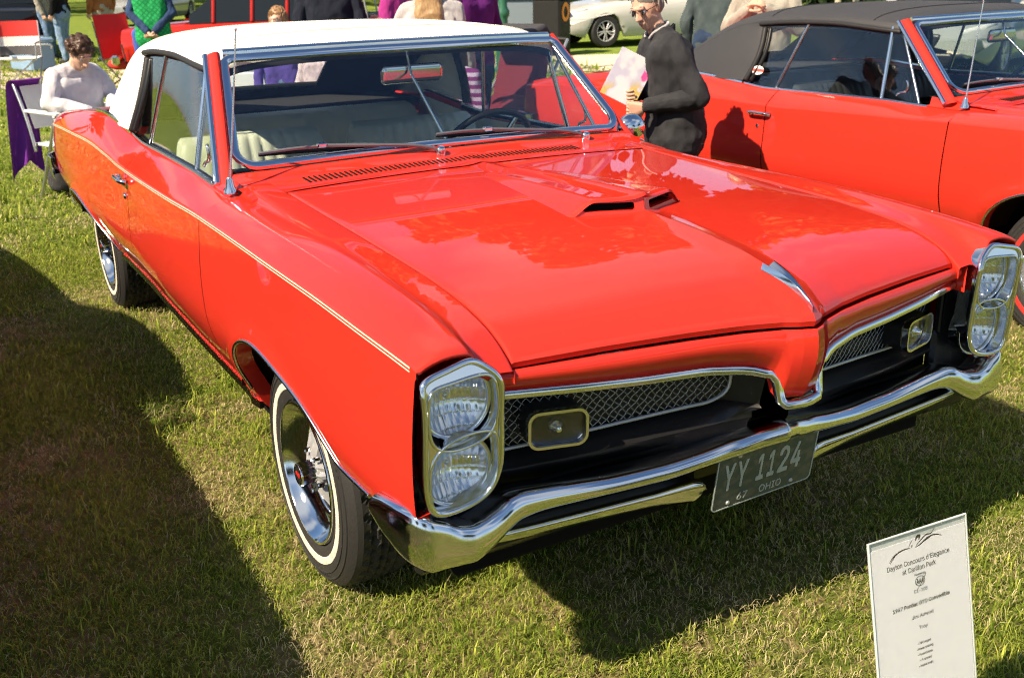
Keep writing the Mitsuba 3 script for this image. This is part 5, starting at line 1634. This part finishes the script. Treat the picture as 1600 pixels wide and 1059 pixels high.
def loft_car(key, at, yaw, paint, L=4.5, W=1.80, H=1.42, kind='coupe', open_hood=False, label=None):
    """modern or plain background car: lofted body with window band, wheels, lamps; x forward from the middle"""
    K = Kit()
    h = L / 2
    if kind == 'pickup':
        top = pc((-h, .95), (-h * .1, .98), (.0, 1.0), (.4, 1.05), (h * .5, 1.06), (h * .93, 1.02), (h, .95)); gh = [(-.35, 1.02), (-.25, 1.72), (.75, 1.74), (1.15, 1.06)]
    elif kind == 'classic':
        top = pc((-h, .85), (-h * .5, .93), (0, .95), (h * .5, .93), (h * .95, .86), (h, .80)); gh = [(-1.35, .94), (-.85, 1.34), (.15, 1.36), (.62, .96)]
    else:
        top = pc((-h, .86), (-h * .8, .98), (-h * .3, .97), (h * .15, .95), (h * .5, .90), (h * .85, .76), (h, .60)); gh = [(-1.95, .97), (-1.05, H - .02), (-.15, H), (.95, .93)]
    xs = np.r_[-h, -h + .02, -h + .06, np.linspace(-h + .14, h - .14, 60), h - .06, h - .02, h]
    wx = (h - .92, -h + .95)
    rows = []
    for x in xs:
        e = np.clip((abs(x) / h - .72) / .28, 0, 1)
        w = W / 2 * (1 - .22 * e ** 2.2)
        zt = float(top(x)); zb = .20 + .18 * e ** 2
        for c in wx:
            d = (x - c) / .37
            if abs(d) < 1:
                zb = max(zb, .33 + .36 * math.sqrt(1 - d * d))
        pr = [(.0, zt), (.55 * w, zt - .005), (.80 * w, zt - .02), (.90 * w, zt - .05), (.955 * w, zt - .11), (w, zt - .24), (w * 1.0, max(.58, zb)), (w * .99, max(.42, zb)), (w * .95, max(.28, zb)), (w * .88, zb)]
        rows.append([(x, -y, z) for y, z in pr[::-1]] + [(x, y, z) for y, z in pr[1:]])
    R = np.array(rows)
    front = R[-1].copy(); c = front.mean(0)
    R = np.concatenate([(R[0] * [1, .0, 0] + [0, 0, .55])[None], R, (front * [1, 0, 0] + [0, 0, .5])[None]])
    K.add('body', surf(R), paint)
    # greenhouse
    g = np.array(gh)
    rows, grow = [], []
    for t in np.linspace(0, 1, 40):
        x = g[0, 0] + (g[-1, 0] - g[0, 0]) * t
        z = float(np.interp(x, g[:, 0], g[:, 1])); zb = float(top(x)) - .03
        k = np.clip((z - zb) / (g[:, 1].max() - zb + 1e-6), 0, 1)
        w0, w1 = W / 2 * .86, W / 2 * (.86 - .18 * k)
        z = max(z, zb + .005)
        rows.append([(x, -w1 * .99, z - .03 * k), (x, -w1 * .93, z - .008 * k), (x, -w1 * .5, z + .012 * k), (x, 0, z + .02 * k), (x, w1 * .5, z + .012 * k), (x, w1 * .93, z - .008 * k), (x, w1 * .99, z - .03 * k)])
        grow.append([(x, -w0, zb), (x, -w1 * .995, z - .03 * k), (x, w1 * .995, z - .03 * k), (x, w0, zb)])
    rows, grow = np.array(rows), np.array(grow)
    a, b = g[1, 0], g[2, 0]
    rf = (rows[:, 0, 0] > a - .08) & (rows[:, 0, 0] < b + .08)
    K.add('roof', surf(rows[rf]), paint if kind != 'classic' else 'm_red_far')
    K.add('rear_screen', surf(rows[rows[:, 0, 0] <= a - .0]), 'm_dark_glass'); K.add('windscreen', surf(rows[rows[:, 0, 0] >= b + .0]), 'm_dark_glass')
    for s, sl in ((-1, slice(0, 2)), (1, slice(2, 4))):
        K.add('side_window', surf(grow[2:-2, sl]), 'm_dark_glass')
        for xp in (a - .05, (a + b) / 2, b + .03):
            z = float(np.interp(xp, g[:, 0], g[:, 1]))
            i = np.argmin(abs(grow[:, 0, 0] - xp))
            K.add('pillar', tube([grow[i, 0 if s < 0 else 3] * [1, 1.003, 1], grow[i, 1 if s < 0 else 2] * [1, 1.003, 1]], .03, 6), paint)
    for c in wx:
        for s in (-1, 1):
            k = K.name('wheel')
            wt = place(revolve([(.20, .0), (.22, .012), (.29, .01), (.32, -.02), (.325, -.10), (.32, -.18), (.20, -.2)], 40, 'y'), (c, s * (W / 2 - .02), .325), None, (1, s, 1))
            K.add(f'{k}__tyre', wt, 'm_tyre', 40, True)
            sp = [revolve([(.205, .004), (.195, .006), (.185, -.01), (.18, -.08)], 40, 'y'), revolve([(.05, -.02), (.0, -.015)], 20, 'y')]
            for q in range(10):
                a0 = q * 2 * math.pi / 10 + (.12 if q % 2 else -.12)
                sp.append(place(bevel_box(.16, .022, .026, .006), (.11 * math.cos(a0), -.02, .11 * math.sin(a0)), ry(-a0)))
            K.add(f'{k}__rim', place(cat(sp), (c, s * (W / 2 - .02), .325), None, (1, s, 1)), 'm_argent', 40, True)
            K.add(f'{k}__rim_back', place(revolve([(.19, -.07), (0, -.07)], 24, 'y'), (c, s * (W / 2 - .02), .325), None, (1, s, 1)), 'm_black_matte', 30, True)
    for s in (-1, 1):
        if kind == 'coupe':
            K.add('headlight', place(blob([hull(((h - .30, .72 * s, .70), (.03, .05, .05)), ((h - .12, .52 * s, .64), (.03, .05, .05)), ((h - .52, .80 * s, .76), (.02, .03, .02)))], .03, 3), (0, 0, 0)), 'm_headlamp')
            K.add('fog_light', place(trimesh.creation.icosphere(2, .06), (h - .13, .60 * s, .36), None, (.5, 1, .7)), 'm_headlamp')
            K.add('door_mirror', place(blob([hull(((.72, .95 * s, .98), (.06, .09, .06)), ((.75, .86 * s, .95), .03))], .03, 3), (0, 0, 0)), paint)
        else:
            K.add('headlight', place(revolve([(0, .02), (.08, .012), (.09, -.03)], 24, 'x'), (h - .015, .62 * s, .70)), 'm_headlamp', 40)
            K.add('tail_light', bevel_box(.03, .3, .10, .01, loc=(-h + .0, .5 * s, .70)), 'm_red_plastic', 30)
    if kind == 'coupe':
        K.add('grille', blob([hull(((h - .02, -.22, .58), (.03, .05, .05)), ((h - .02, .22, .58), (.03, .05, .05)), ((h - .01, -.16, .48), (.03, .05, .03)), ((h - .01, .16, .48), (.03, .05, .03)))], .03, 2), 'm_black')
        K.add('lower_intake', blob([hull(((h - .03, -.40, .34), (.035, .05, .05)), ((h - .03, .40, .34), (.035, .05, .05)), ((h - .03, -.34, .25), (.03, .05, .03)), ((h - .03, .34, .25), (.03, .05, .03)))], .03, 2), 'm_black')
        K.add('badge', place(revolve([(.05, .0), (.06, .012), (.07, 0)], 30, 'x'), (h + .02, 0, .58), None, (1, 1, .7)), 'm_chrome')
    else:
        for zz in (.52, .60, .68):
            K.add('grille_bar', bevel_box(.03, 1.1, .03, .008, loc=(h + .0, 0, zz)), 'm_chrome_soft', 30)
        K.add('bumper', bevel_box(.12, W * .98, .14, .03, loc=(h + .05, 0, .42)), 'm_chrome', 30)
        K.add('bumper', bevel_box(.12, W * .98, .14, .03, loc=(-h - .05, 0, .42)), 'm_chrome', 30)
    if open_hood:
        p = surf([[[-.02 + 1.25 * math.cos(.9) * r, y, .96 + 1.25 * math.sin(.9) * r + .02 * (1 - (y / .7) ** 2)] for y in np.linspace(-.7, .7, 12)] for r in np.linspace(0, 1, 8)])
        K.add('open_bonnet', place(p, (.62, 0, 0)), paint)
        K.add('open_bonnet__underside', place(p, (.625, 0, -.015)), 'm_black')
        for s in (-1, 1):
            K.add('bonnet_strut', tube([(1.3, .6 * s, .9), (1.2, .62 * s, 1.55)], .012, 6), 'm_argent')
        K.add('engine_bay', bevel_box(1.1, 1.2, .05, .01, loc=(1.25, 0, .95)), 'm_black', 30)
    tw = T().translate([at[0], at[1], 0]).rotate([0, 0, 1], math.degrees(yaw))
    K.put(key, tw)
    tag(key, label, 'car' if kind != 'pickup' else 'pickup truck')


mat('m_dark_glass', {'type': 'plastic', 'diffuse_reflectance': rgb(.012, .016, .018), 'int_ior': 1.5})
mat('m_headlamp', {'type': 'plastic', 'diffuse_reflectance': rgb(.55, .56, .58), 'int_ior': 1.5})
wf = np.array([-15.6, 10.75]); d = np.array([.50, .86]); d = rz(math.radians(22))[:2, :2] @ d
loft_car('parked_coupe', wf + d * 1.34 + np.array([-.86, .5]) * .88, math.atan2(-d[1], -d[0]), 'm_white_paint', 4.5, 1.80, 1.40, 'coupe', label='white modern coupe parked beyond the path behind the man in dark fleece')
loft_car('parked_sedan', (-8.2, 12.6), math.radians(-68), 'm_silver_paint', 4.5, 1.80, 1.44, 'coupe', label='silver modern sedan seen through the windscreen of the red car with black top')
loft_car('old_car', P(448, 30, 15.6), math.radians(60), 'm_red_far', 4.6, 1.80, 1.36, 'classic', open_hood=True, label='old red car parked beyond the white top with its bonnet open')
loft_car('pickup_truck', P(8, 50, 22.5), math.radians(-8), 'm_dark_paint', 5.2, 1.95, 1.74, 'pickup', label='black pickup truck facing the camera at the far left')
loft_car('parked_van', (-36, 6.6), math.radians(-30), 'm_silver_paint', 4.6, 1.80, 1.5, 'coupe', label='silver car parked far back between the people in jeans and in khaki')
loft_car('distant_car', (-24, 13.2), math.radians(120), 'm_red_far', 4.4, 1.75, 1.4, 'coupe', label='red car parked far behind the green lamp post')

# ================================================================== things standing about
mat('m_alu', {'type': 'principled', 'base_color': rgb(.62, .63, .64), 'metallic': .9, 'roughness': .35})
diffuse('m_web_white', .70, .69, .66, rough=.8); diffuse('m_purple_cloth', .17, .035, .30, rough=.9, spec=.1)
diffuse('m_bag_grey', .05, .05, .055, rough=.8); diffuse('m_fabric_red', .62, .04, .035, rough=.75); diffuse('m_fabric_white', .72, .71, .68, rough=.8); diffuse('m_fabric_grey', .09, .09, .095, rough=.8)
diffuse('m_cool_blue', .22, .34, .48, rough=.5); diffuse('m_cool_white', .70, .74, .78, rough=.4); diffuse('m_post_green', .03, .13, .08, rough=.4, spec=.5); diffuse('m_bin', .015, .016, .016, rough=.5); diffuse('m_orange', .75, .30, .05, rough=.6)
diffuse('m_maroon', .16, .015, .03, rough=.8); diffuse('m_cart', .20, .25, .30, rough=.5); diffuse('m_blue_cloth', .05, .11, .40, rough=.85)

# folding chair under the seated woman
o = np.array([*WOM, 0]); Rw = rz(math.radians(22))
tc = lambda m: place(m, o, Rw)
k = 'folding_chair'
for s in (-1, 1):
    y = .27 * s
    for nm, pts in (('frame_leg', [(-.20, y, 0), (.18, y, .62)]), ('frame_leg', [(.26, y, 0), (.22, y, .40), (.20, y, .64)]), ('back_post', [(-.16, y, .36), (-.22, y, .60), (-.33, y, .84)])):
        obj(numbered(f'{k}__{nm}'), tc(tube(smooth_path(pts, 10), .0135, 8)), 'm_alu', True)
    obj(numbered(f'{k}__armrest'), tc(bevel_box(.44, .05, .022, .006, loc=(.02, y, .655))), 'm_web_white', 30)
obj(f'{k}__seat', tc(bevel_box(.44, .50, .02, .006, loc=(.02, 0, .41))), 'm_web_white', 30)
gx_, gz_ = np.meshgrid(np.linspace(-.23, .23, 12), np.linspace(0, 1, 12), indexing='ij')
obj(f'{k}__backrest', tc(surf(np.stack([-.20 - .12 * gz_ - .03 * (1 - (gx_ / .25) ** 2), gx_, .52 + .30 * gz_], -1))), 'm_web_white', True)
tag(k, 'folding aluminium lawn chair with white armrest under the seated woman', 'chair')
u_, w_ = np.meshgrid(np.linspace(-.24, .02, 16), np.linspace(0, 1, 30), indexing='ij')
pp = np.stack([-.355 - .03 * np.sin(w_ * 3) - .035 * np.sin(u_ * 40 + w_ * 3) * w_ + np.where(w_ < .12, .10 * (.12 - w_) / .12, 0), u_ - .09 * w_ - .06, 0.87 - np.maximum(w_ - .08, 0) * .74 * (1 + .12 * np.sin(u_ * 18)) - .0], -1)
obj('shawl', tc(surf(pp)), 'm_purple_cloth', True)
tag('shawl', 'purple cloth draped over the back of the lawn chair', 'cloth')
obj('tote_bag', tc(place(blob([hull(((-.05, .0, .10), (.10, .16, .09)), ((-.05, 0, .28), (.05, .14, .05)))], .03, 4, .012), (-.12, -.05, 0))), 'm_bag_grey', True)
tag('tote_bag', 'dark grey bag on the grass under the lawn chair', 'bag')
bkp = o + Rw @ np.array([.52, 0, .64])
obj('booklet', place(bevel_box(.20, .28, .012, .003), bkp, Rw @ ry(-.25)), 'm_fabric_white', 30)
tag('booklet', 'open pale booklet in the hands of the seated woman', 'booklet')

# camp chair at the far left
q = np.array([*P(18, 30, 15.5), 0]); Rq = rz(math.radians(-15)); tq = lambda m: place(m, q, Rq)
k = 'camp_chair'
legs_ = [((-.25, -.28, 0), (.25, .28, .42)), ((-.25, .28, 0), (.25, -.28, .42)), ((.27, -.28, 0), (-.25, -.30, .42)), ((.27, .28, 0), (-.25, .30, .42)), ((-.22, -.30, .42), (-.33, -.30, .95)), ((-.22, .30, .42), (-.33, .30, .95)), ((.27, -.29, .40), (.25, -.31, .64)), ((.27, .29, .40), (.25, .31, .64))]
for a, b in legs_:
    obj(numbered(f'{k}__frame_tube'), tq(tube([a, b], .011, 6)), 'm_alu', True)
uu_, vv_ = np.meshgrid(np.linspace(-.30, .30, 14), np.linspace(0, 1, 12), indexing='ij')
bp_ = np.stack([-.25 - .10 * vv_ - .05 * (1 - (uu_ / .3) ** 2), uu_, .45 + .50 * vv_], -1)
obj(f'{k}__back_panel', tq(surf(bp_[:, 6:])), 'm_fabric_red', True)
obj(f'{k}__back_panel_001', tq(surf(bp_[:, 3:7] + [.001, 0, 0])), 'm_fabric_white', True)
obj(f'{k}__back_panel_002', tq(surf(bp_[:, :4])), 'm_fabric_grey', True)
obj(f'{k}__seat', tq(surf(np.stack([-.27 + .54 * vv_, uu_, .43 - .05 * np.sin(vv_ * 3.14) * (1 - (uu_ / .3) ** 2)], -1))), 'm_fabric_white', True)
for s in (-1, 1):
    obj(numbered(f'{k}__armrest'), tq(surf([[[x, y, .64 + .01 * (x < 0)] for y in (.27 * s, .35 * s)] for x in np.linspace(-.30, .28, 6)])), 'm_fabric_grey', True)
tag(k, 'folding camp chair with red, white and grey panels at the far left', 'chair')


def cooler(key, at, yaw, m, label, sc=1.0):
    f = lambda x: place(x, (at[0], at[1], 0), rz(yaw), sc)
    obj(key + '__box', f(bevel_box(.56, .36, .36, .025, loc=(0, 0, .19))), m, 30)
    obj(key + '__lid', f(bevel_box(.59, .39, .07, .025, loc=(0, 0, .405))), 'm_cool_white' if m == 'm_cool_white' else 'm_cool_blue', 30)
    obj(key + '__handle', f(tube(smooth_path([(.30, -.12, .30), (.33, -.11, .34), (.33, .11, .34), (.30, .12, .30)], 14), .012, 6)), 'm_cool_white', True)
    tag(key, label, 'cool box')


cooler('cool_box', P(40, 30, 18.2), .4, 'm_cool_blue', 'blue grey cool box on the grass behind the camp chair', 1.3)
z0_ = P(410, 118, 8.6)
cooler('cool_box_001', z0_, .9, 'm_cool_white', 'white cool box seen through the rear window of the white topped car', 1.0)
# table under that box so that it stands at the height seen
for k_, d_ in list(scene.items()):
    if k_.startswith('cool_box_001__'):
        d_['to_world'] = T().translate([0, 0, .46])
kt = 'folding_table'
tt_ = lambda m: place(m, (z0_[0], z0_[1], 0), rz(.9))
obj(kt + '__top', tt_(bevel_box(1.0, .6, .03, .008, loc=(0, 0, .445))), 'm_cool_white', 30)
for sx in (-1, 1):
    for sy in (-1, 1):
        obj(numbered(kt + '__leg'), tt_(tube([(.42 * sx, .24 * sy, .43), (.44 * sx, .26 * sy, 0)], .014, 8)), 'm_alu', True)
tag(kt, 'low folding table carrying the white cool box behind the car', 'table')

# red bag chair between khaki person and woman in green
g_ = np.array([*P(195, 40, 15.2), 0]); tg = lambda m: place(m, g_, rz(.5))
obj('bag_chair__seat', tg(blob([hull(((0, -.22, .35), (.2, .1, .08)), ((0, .22, .35), (.2, .1, .08)))], .05, 3)), 'm_fabric_red', True)
obj('bag_chair__backrest', tg(surf(np.stack([-.22 - .1 * vv_ - .04 * (1 - (uu_ / .3) ** 2), uu_, .42 + .62 * vv_], -1))), 'm_fabric_red', True)
for a, b in legs_:
    obj(numbered('bag_chair__frame_tube'), tg(tube([a, b], .011, 6)), 'm_bag_grey', True)
tag('bag_chair', 'bright red folding chair on the lawn beside the woman in green', 'chair')
obj('blue_coat', place(blob([hull(((0, -.10, 1.05), (.08, .08, .1)), ((0, .05, 1.05), (.08, .08, .1)), ((.02, -.10, .75), (.06, .06, .1)), ((.02, .02, .62), (.05, .05, .08)))], .04, 4, .02, 9), (g_[0] + .55, g_[1] + .15, -.28)), 'm_blue_cloth', True)
tag('blue_coat', 'bright blue coat hanging over the red folding chair', 'coat')

# pushchair seen through the windscreen
h_ = np.array([*P(795, 130, 8.2), 0]); th_ = lambda m: place(m, h_, rz(math.radians(-60)))
k = 'pushchair'
obj(k + '__seat', th_(blob([hull(((-.10, -.18, .55), .07), ((-.10, .18, .55), .07), ((.18, -.18, .45), .06), ((.18, .18, .45), .06))], .04, 3)), 'm_maroon', True)
obj(k + '__backrest', th_(blob([hull(((-.14, -.18, .58), .05), ((-.14, .18, .58), .05), ((-.30, -.17, 1.02), .045), ((-.30, .17, 1.02), .045))], .04, 3)), 'm_maroon', True)
obj(k + '__hood', th_(blob([hull(((-.33, -.20, .98), .05), ((-.33, .20, .98), .05), ((-.20, -.20, 1.12), .04), ((-.20, .20, 1.12), .04), ((.02, -.19, 1.08), .03), ((.02, .19, 1.08), .03))], .04, 3)), 'm_bag_grey', True)
for s in (-1, 1):
    obj(numbered(k + '__frame_tube'), th_(tube([(.38, .24 * s, .12), (-.10, .25 * s, .60), (-.55, .24 * s, 1.02)], .014, 7)), 'm_alu', True)
    obj(numbered(k + '__frame_tube'), th_(tube([(-.42, .26 * s, .14), (.0, .25 * s, .50)], .014, 7)), 'm_alu', True)
    for x in (.38, -.42):
        obj(numbered(k + '__wheel'), th_(place(revolve([(.0, .02), (.08, .02), (.12, .018), (.13, 0), (.12, -.018), (.08, -.02), (0, -.02)], 24, 'y'), (x, .28 * s, .13))), 'm_rubber', 40)
obj(k + '__handle', th_(tube([(-.55, -.24, 1.02), (-.57, 0, 1.03), (-.55, .24, 1.02)], .016, 8)), 'm_rubber', True)
tag(k, 'maroon and grey pushchair seen through the windscreen beyond the steering wheel', 'pushchair')

# lamp post, bin, grey cart at the back
l_ = np.array([*P(786, 30, 15.6), 0])
obj('lamp_post__base', place(revolve([(.16, 0), (.16, .12), (.12, .16), (.105, .50), (.125, .56), (.09, .62), (.075, .66)], 24, 'z'), l_), 'm_post_green', 40)
obj('lamp_post__shaft', place(revolve([(.072, .60), (.070, .86), (.098, .90), (.098, .97), (.066, 1.02), (.062, 1.22), (.085, 1.27), (.060, 1.33), (.052, 3.3)], 24, 'z'), l_), 'm_post_green', 40)
obj('lamp_post__lantern', place(revolve([(.05, 3.3), (.12, 3.36), (.17, 3.75), (.20, 3.78), (.04, 3.98), (0, 4.02)], 20, 'z'), l_), 'm_cool_white', 40)
tag('lamp_post', 'dark green cast lamp post rising behind the white soft top', 'lamp post')
b_ = np.array([*P(862, 40, 19.5), 0])
obj('litter_bin__body', place(bevel_box(.55, .55, 1.0, .03, loc=(0, 0, .5)), b_, rz(.6)), 'm_bin', 30)
obj('litter_bin__lid', place(bevel_box(.60, .60, .10, .03, loc=(0, 0, 1.05)), b_, rz(.6)), 'm_bin', 30)
dd = (CAM_P[:2] - b_[:2]) / np.linalg.norm(CAM_P[:2] - b_[:2])
ring = revolve([(.10, 0), (.10, .012), (.17, .012), (.17, 0)], 30, 'x')
obj('litter_bin__emblem', place(ring, b_ + [.0, .0, .78] + np.r_[rz(.6)[:2, 0] * .277, 0], rz(.6)), 'm_orange', 30)
tag('litter_bin', 'black litter bin with orange ring emblem in front of the white coupe', 'bin')
c_ = np.array([*P(822, 35, 21.0), 0]); yw = math.atan2(*(CAM_P[:2] - c_[:2])[::-1])
obj('market_cart__body', place(bevel_box(.9, 1.2, .85, .02, loc=(0, 0, .55)), c_, rz(yw)), 'm_cart', 30)
obj('market_cart__counter', place(bevel_box(1.0, 1.3, .04, .01, loc=(0, 0, 1.0)), c_, rz(yw)), 'm_cart', 30)
for s in (-1, 1):
    obj(numbered('market_cart__wheel'), place(revolve([(0, .02), (.10, .02), (.11, 0), (.10, -.02), (0, -.02)], 20, 'y'), c_ + rz(yw) @ np.array([.2, .5 * s, .11]), rz(yw)), 'm_rubber', 40)
tag('market_cart', 'blue grey cart standing behind the lamp post', 'cart')
# pale posts in front of the dark hedge at the top right
diffuse('m_post_pale', .42, .38, .28, rough=.8)
for i, px in enumerate((1309, 1337, 1466, 1527, 1584)):
    p_ = P(px, 10, 24 + i * .6)
    kp = numbered('post')
    obj(kp, place(revolve([(.075, 0), (.07, 1.9), (.05, 1.94), (0, 1.95)], 14, 'z'), (p_[0], p_[1], 0)), 'm_post_pale', 40)
    tag(kp, ('leftmost of the five pale slender posts', 'second pale slender post from the left', 'middle of the five pale posts', 'second pale slender post from the right', 'rightmost of the five pale slender posts')[i] + ' before the dark hedge above the black soft top', 'post', 'pale posts before the hedge')

# ------------------------------------------------------------------ acrylic stand with the show card
def bp_(px, py, z):
    r = CAM_R.T @ np.array([(px - 800) / 1621.2, (py - 529.5) / 1621.2, 1.0]); return CAM_P + r * (z - CAM_P[2]) / r[2]
TL, TR = bp_(1356, 851, .60), bp_(1508, 802, .60)
ey = TR - TL; Wd = np.linalg.norm(ey); ey /= Wd
BLt = bp_(1381, 1064, .345)
ez = TL - BLt; ez -= ey * (ez @ ey); Ht = np.linalg.norm(ez); ez /= Ht
en = np.cross(ey, ez)
Rs = np.stack([ey, ez, en], 1)
tsn = lambda m, d=0.: place(place(m, (0, 0, d)), TL, Rs)
Ht = .335
scene['m_acrylic'] = {'type': 'thindielectric', 'int_ior': 1.49, 'specular_transmittance': rgb(.97, .98, .98)}
mat('m_acrylic_edge', {'type': 'principled', 'base_color': rgb(.55, .60, .58), 'roughness': .15, 'specular': .7})
diffuse('m_paper', .80, .81, .83, rough=.6); diffuse('m_ink', .03, .03, .035, rough=.7)
diffuse('m_wood', .22, .13, .08, rough=.8)
pm = lambda x0, x1, y0, y1, z: M([[x0, y0, z], [x1, y0, z], [x1, y1, z], [x0, y1, z]], [[0, 1, 2], [0, 2, 3]])
obj('show_card__paper', tsn(bevel_box(Wd - .006, Ht - .016, .0012, .0003, loc=(Wd / 2, -Ht / 2 - .007, 0))), 'm_paper', 30)
obj('show_card__cover', tsn(pm(0, Wd, -Ht, 0, .003)), 'm_acrylic', False)
obj('show_card__back', tsn(bevel_box(Wd, Ht, .002, .0006, loc=(Wd / 2, -Ht / 2, -.003))), 'm_acrylic_edge', 30)
for a, b in (((0, 0), (0, -Ht)), ((Wd, 0), (Wd, -Ht)), ((0, 0), (Wd, 0))):
    obj(numbered('show_card__edge'), tsn(tube([(a[0], a[1], .0005), (b[0], b[1], .0005)], .0022, 6)), 'm_acrylic_edge', True)
def line(t, h, x, y, bold=False, italic=0.0, width=None):
    m_ = meshkit.text_mesh(t, h, .0003, bold=bold)
    w = m_.bounds[1][0] - m_.bounds[0][0]
    v = m_.vertices.copy(); v[:, 0] -= m_.bounds[0][0] + w / 2
    if width:
        v[:, 0] *= width / w
    v = v + [x, y, .0008]
    return tsn(trimesh.Trimesh(v, m_.faces, process=False))
k_ = Wd / .60      # the photograph's crop units to metres
X = Wd / 2 + .0
for t, h, y, b, wd in (("Dayton Concours d'Elegance", .0092, -.062, False, .154), ('at Carillon Park', .0092, -.0765, False, .083), ('Presented by', .0036, -.086, False, .026), ('C1-105', .0062, -.1185, False, .033), ('1967 Pontiac GTO Convertible', .0068, -.1425, True, .142), ('Jim Amend', .0066, -.1665, False, .053), ('Troy', .0066, -.189, False, .022),
                    ('• 360 engine', .0046, -.218, False, .033), ('• Power steering', .0046, -.229, False, .041), ('• Power brakes', .0046, -.240, False, .038), ('• 4 speed', .0046, -.251, False, .030), ('• Bucket seats', .0046, -.262, False, .036)):
    obj(numbered('show_card__line'), line(t, h, X - .004, y, b, 0, wd), 'm_ink', 20)
# drawing of a road between hills above the title, round motoring badge below it
def stroke(pts, r):
    p = smooth_path(np.array(pts), 24)
    q = np.c_[p, np.full(len(p), .0009)]
    w = r * np.sin(np.linspace(.25, np.pi - .25, 24)) + r * .25
    n = np.gradient(p, axis=0); n /= np.linalg.norm(n, axis=1, keepdims=True); n = np.c_[-n[:, 1], n[:, 0], 0 * n[:, 0]]
    return tsn(surf([q - n * w[:, None], q + n * w[:, None]]))
dr_ = []
for pts, r in (([(.048, -.048), (.065, -.034), (.085, -.030), (.098, -.031)], .0011), ([(.046, -.046), (.060, -.035), (.078, -.0315)], .0008), ([(.094, -.029), (.102, -.019), (.105, -.016)], .0006), ([(.100, -.031), (.103, -.027), (.102, -.026)], .0009), ([(.112, -.020), (.116, -.014), (.122, -.013), (.120, -.020)], .0022), ([(.110, -.032), (.122, -.030), (.140, -.022), (.160, -.020), (.178, -.026)], .0012), ([(.113, -.029), (.128, -.020), (.140, -.015), (.150, -.0155), (.160, -.007)], .0011), ([(.116, -.031), (.135, -.0255), (.15, -.0215)], .0008)):
    dr_.append(stroke(pts, r))
obj('show_card__drawing', cat(dr_), 'm_ink', False)
cb = np.array([X - .004, -.098])
th_a = np.linspace(0, 2 * np.pi, 40)
ring = [np.stack([cb[0] + r * 1.25 * np.cos(th_a), cb[1] + r * np.sin(th_a), np.full(40, .0009)], -1) for r in (.0085, .0098)]
sw = stroke([(cb[0] - .009, cb[1] - .016), (cb[0] - .004, cb[1] - .011), (cb[0] + .010, cb[1] + .004), (cb[0] + .015, cb[1] + .012), (cb[0] + .009, cb[1] + .010)], .0007)
obj('show_card__badge', cat(tsn(surf(ring)), sw, line('AAA', .0095, cb[0], cb[1] - .0046, True, 0, .018)), 'm_ink', False)
mid = TL + ey * Wd / 2 - ez * Ht
ft = np.array([mid[0] - .03, mid[1], 0])
obj('show_card__stake', tube([mid + ez * .06 - en * .006, mid - en * .006, ft], .006, 8), 'm_alu', True)
obj('show_card__foot', place(bevel_box(.16, .20, .03, .006), (ft[0], ft[1], .02)), 'm_wood', 30)
tag('show_card', 'white show card in a clear stand on the grass in front of the red car', 'sign')
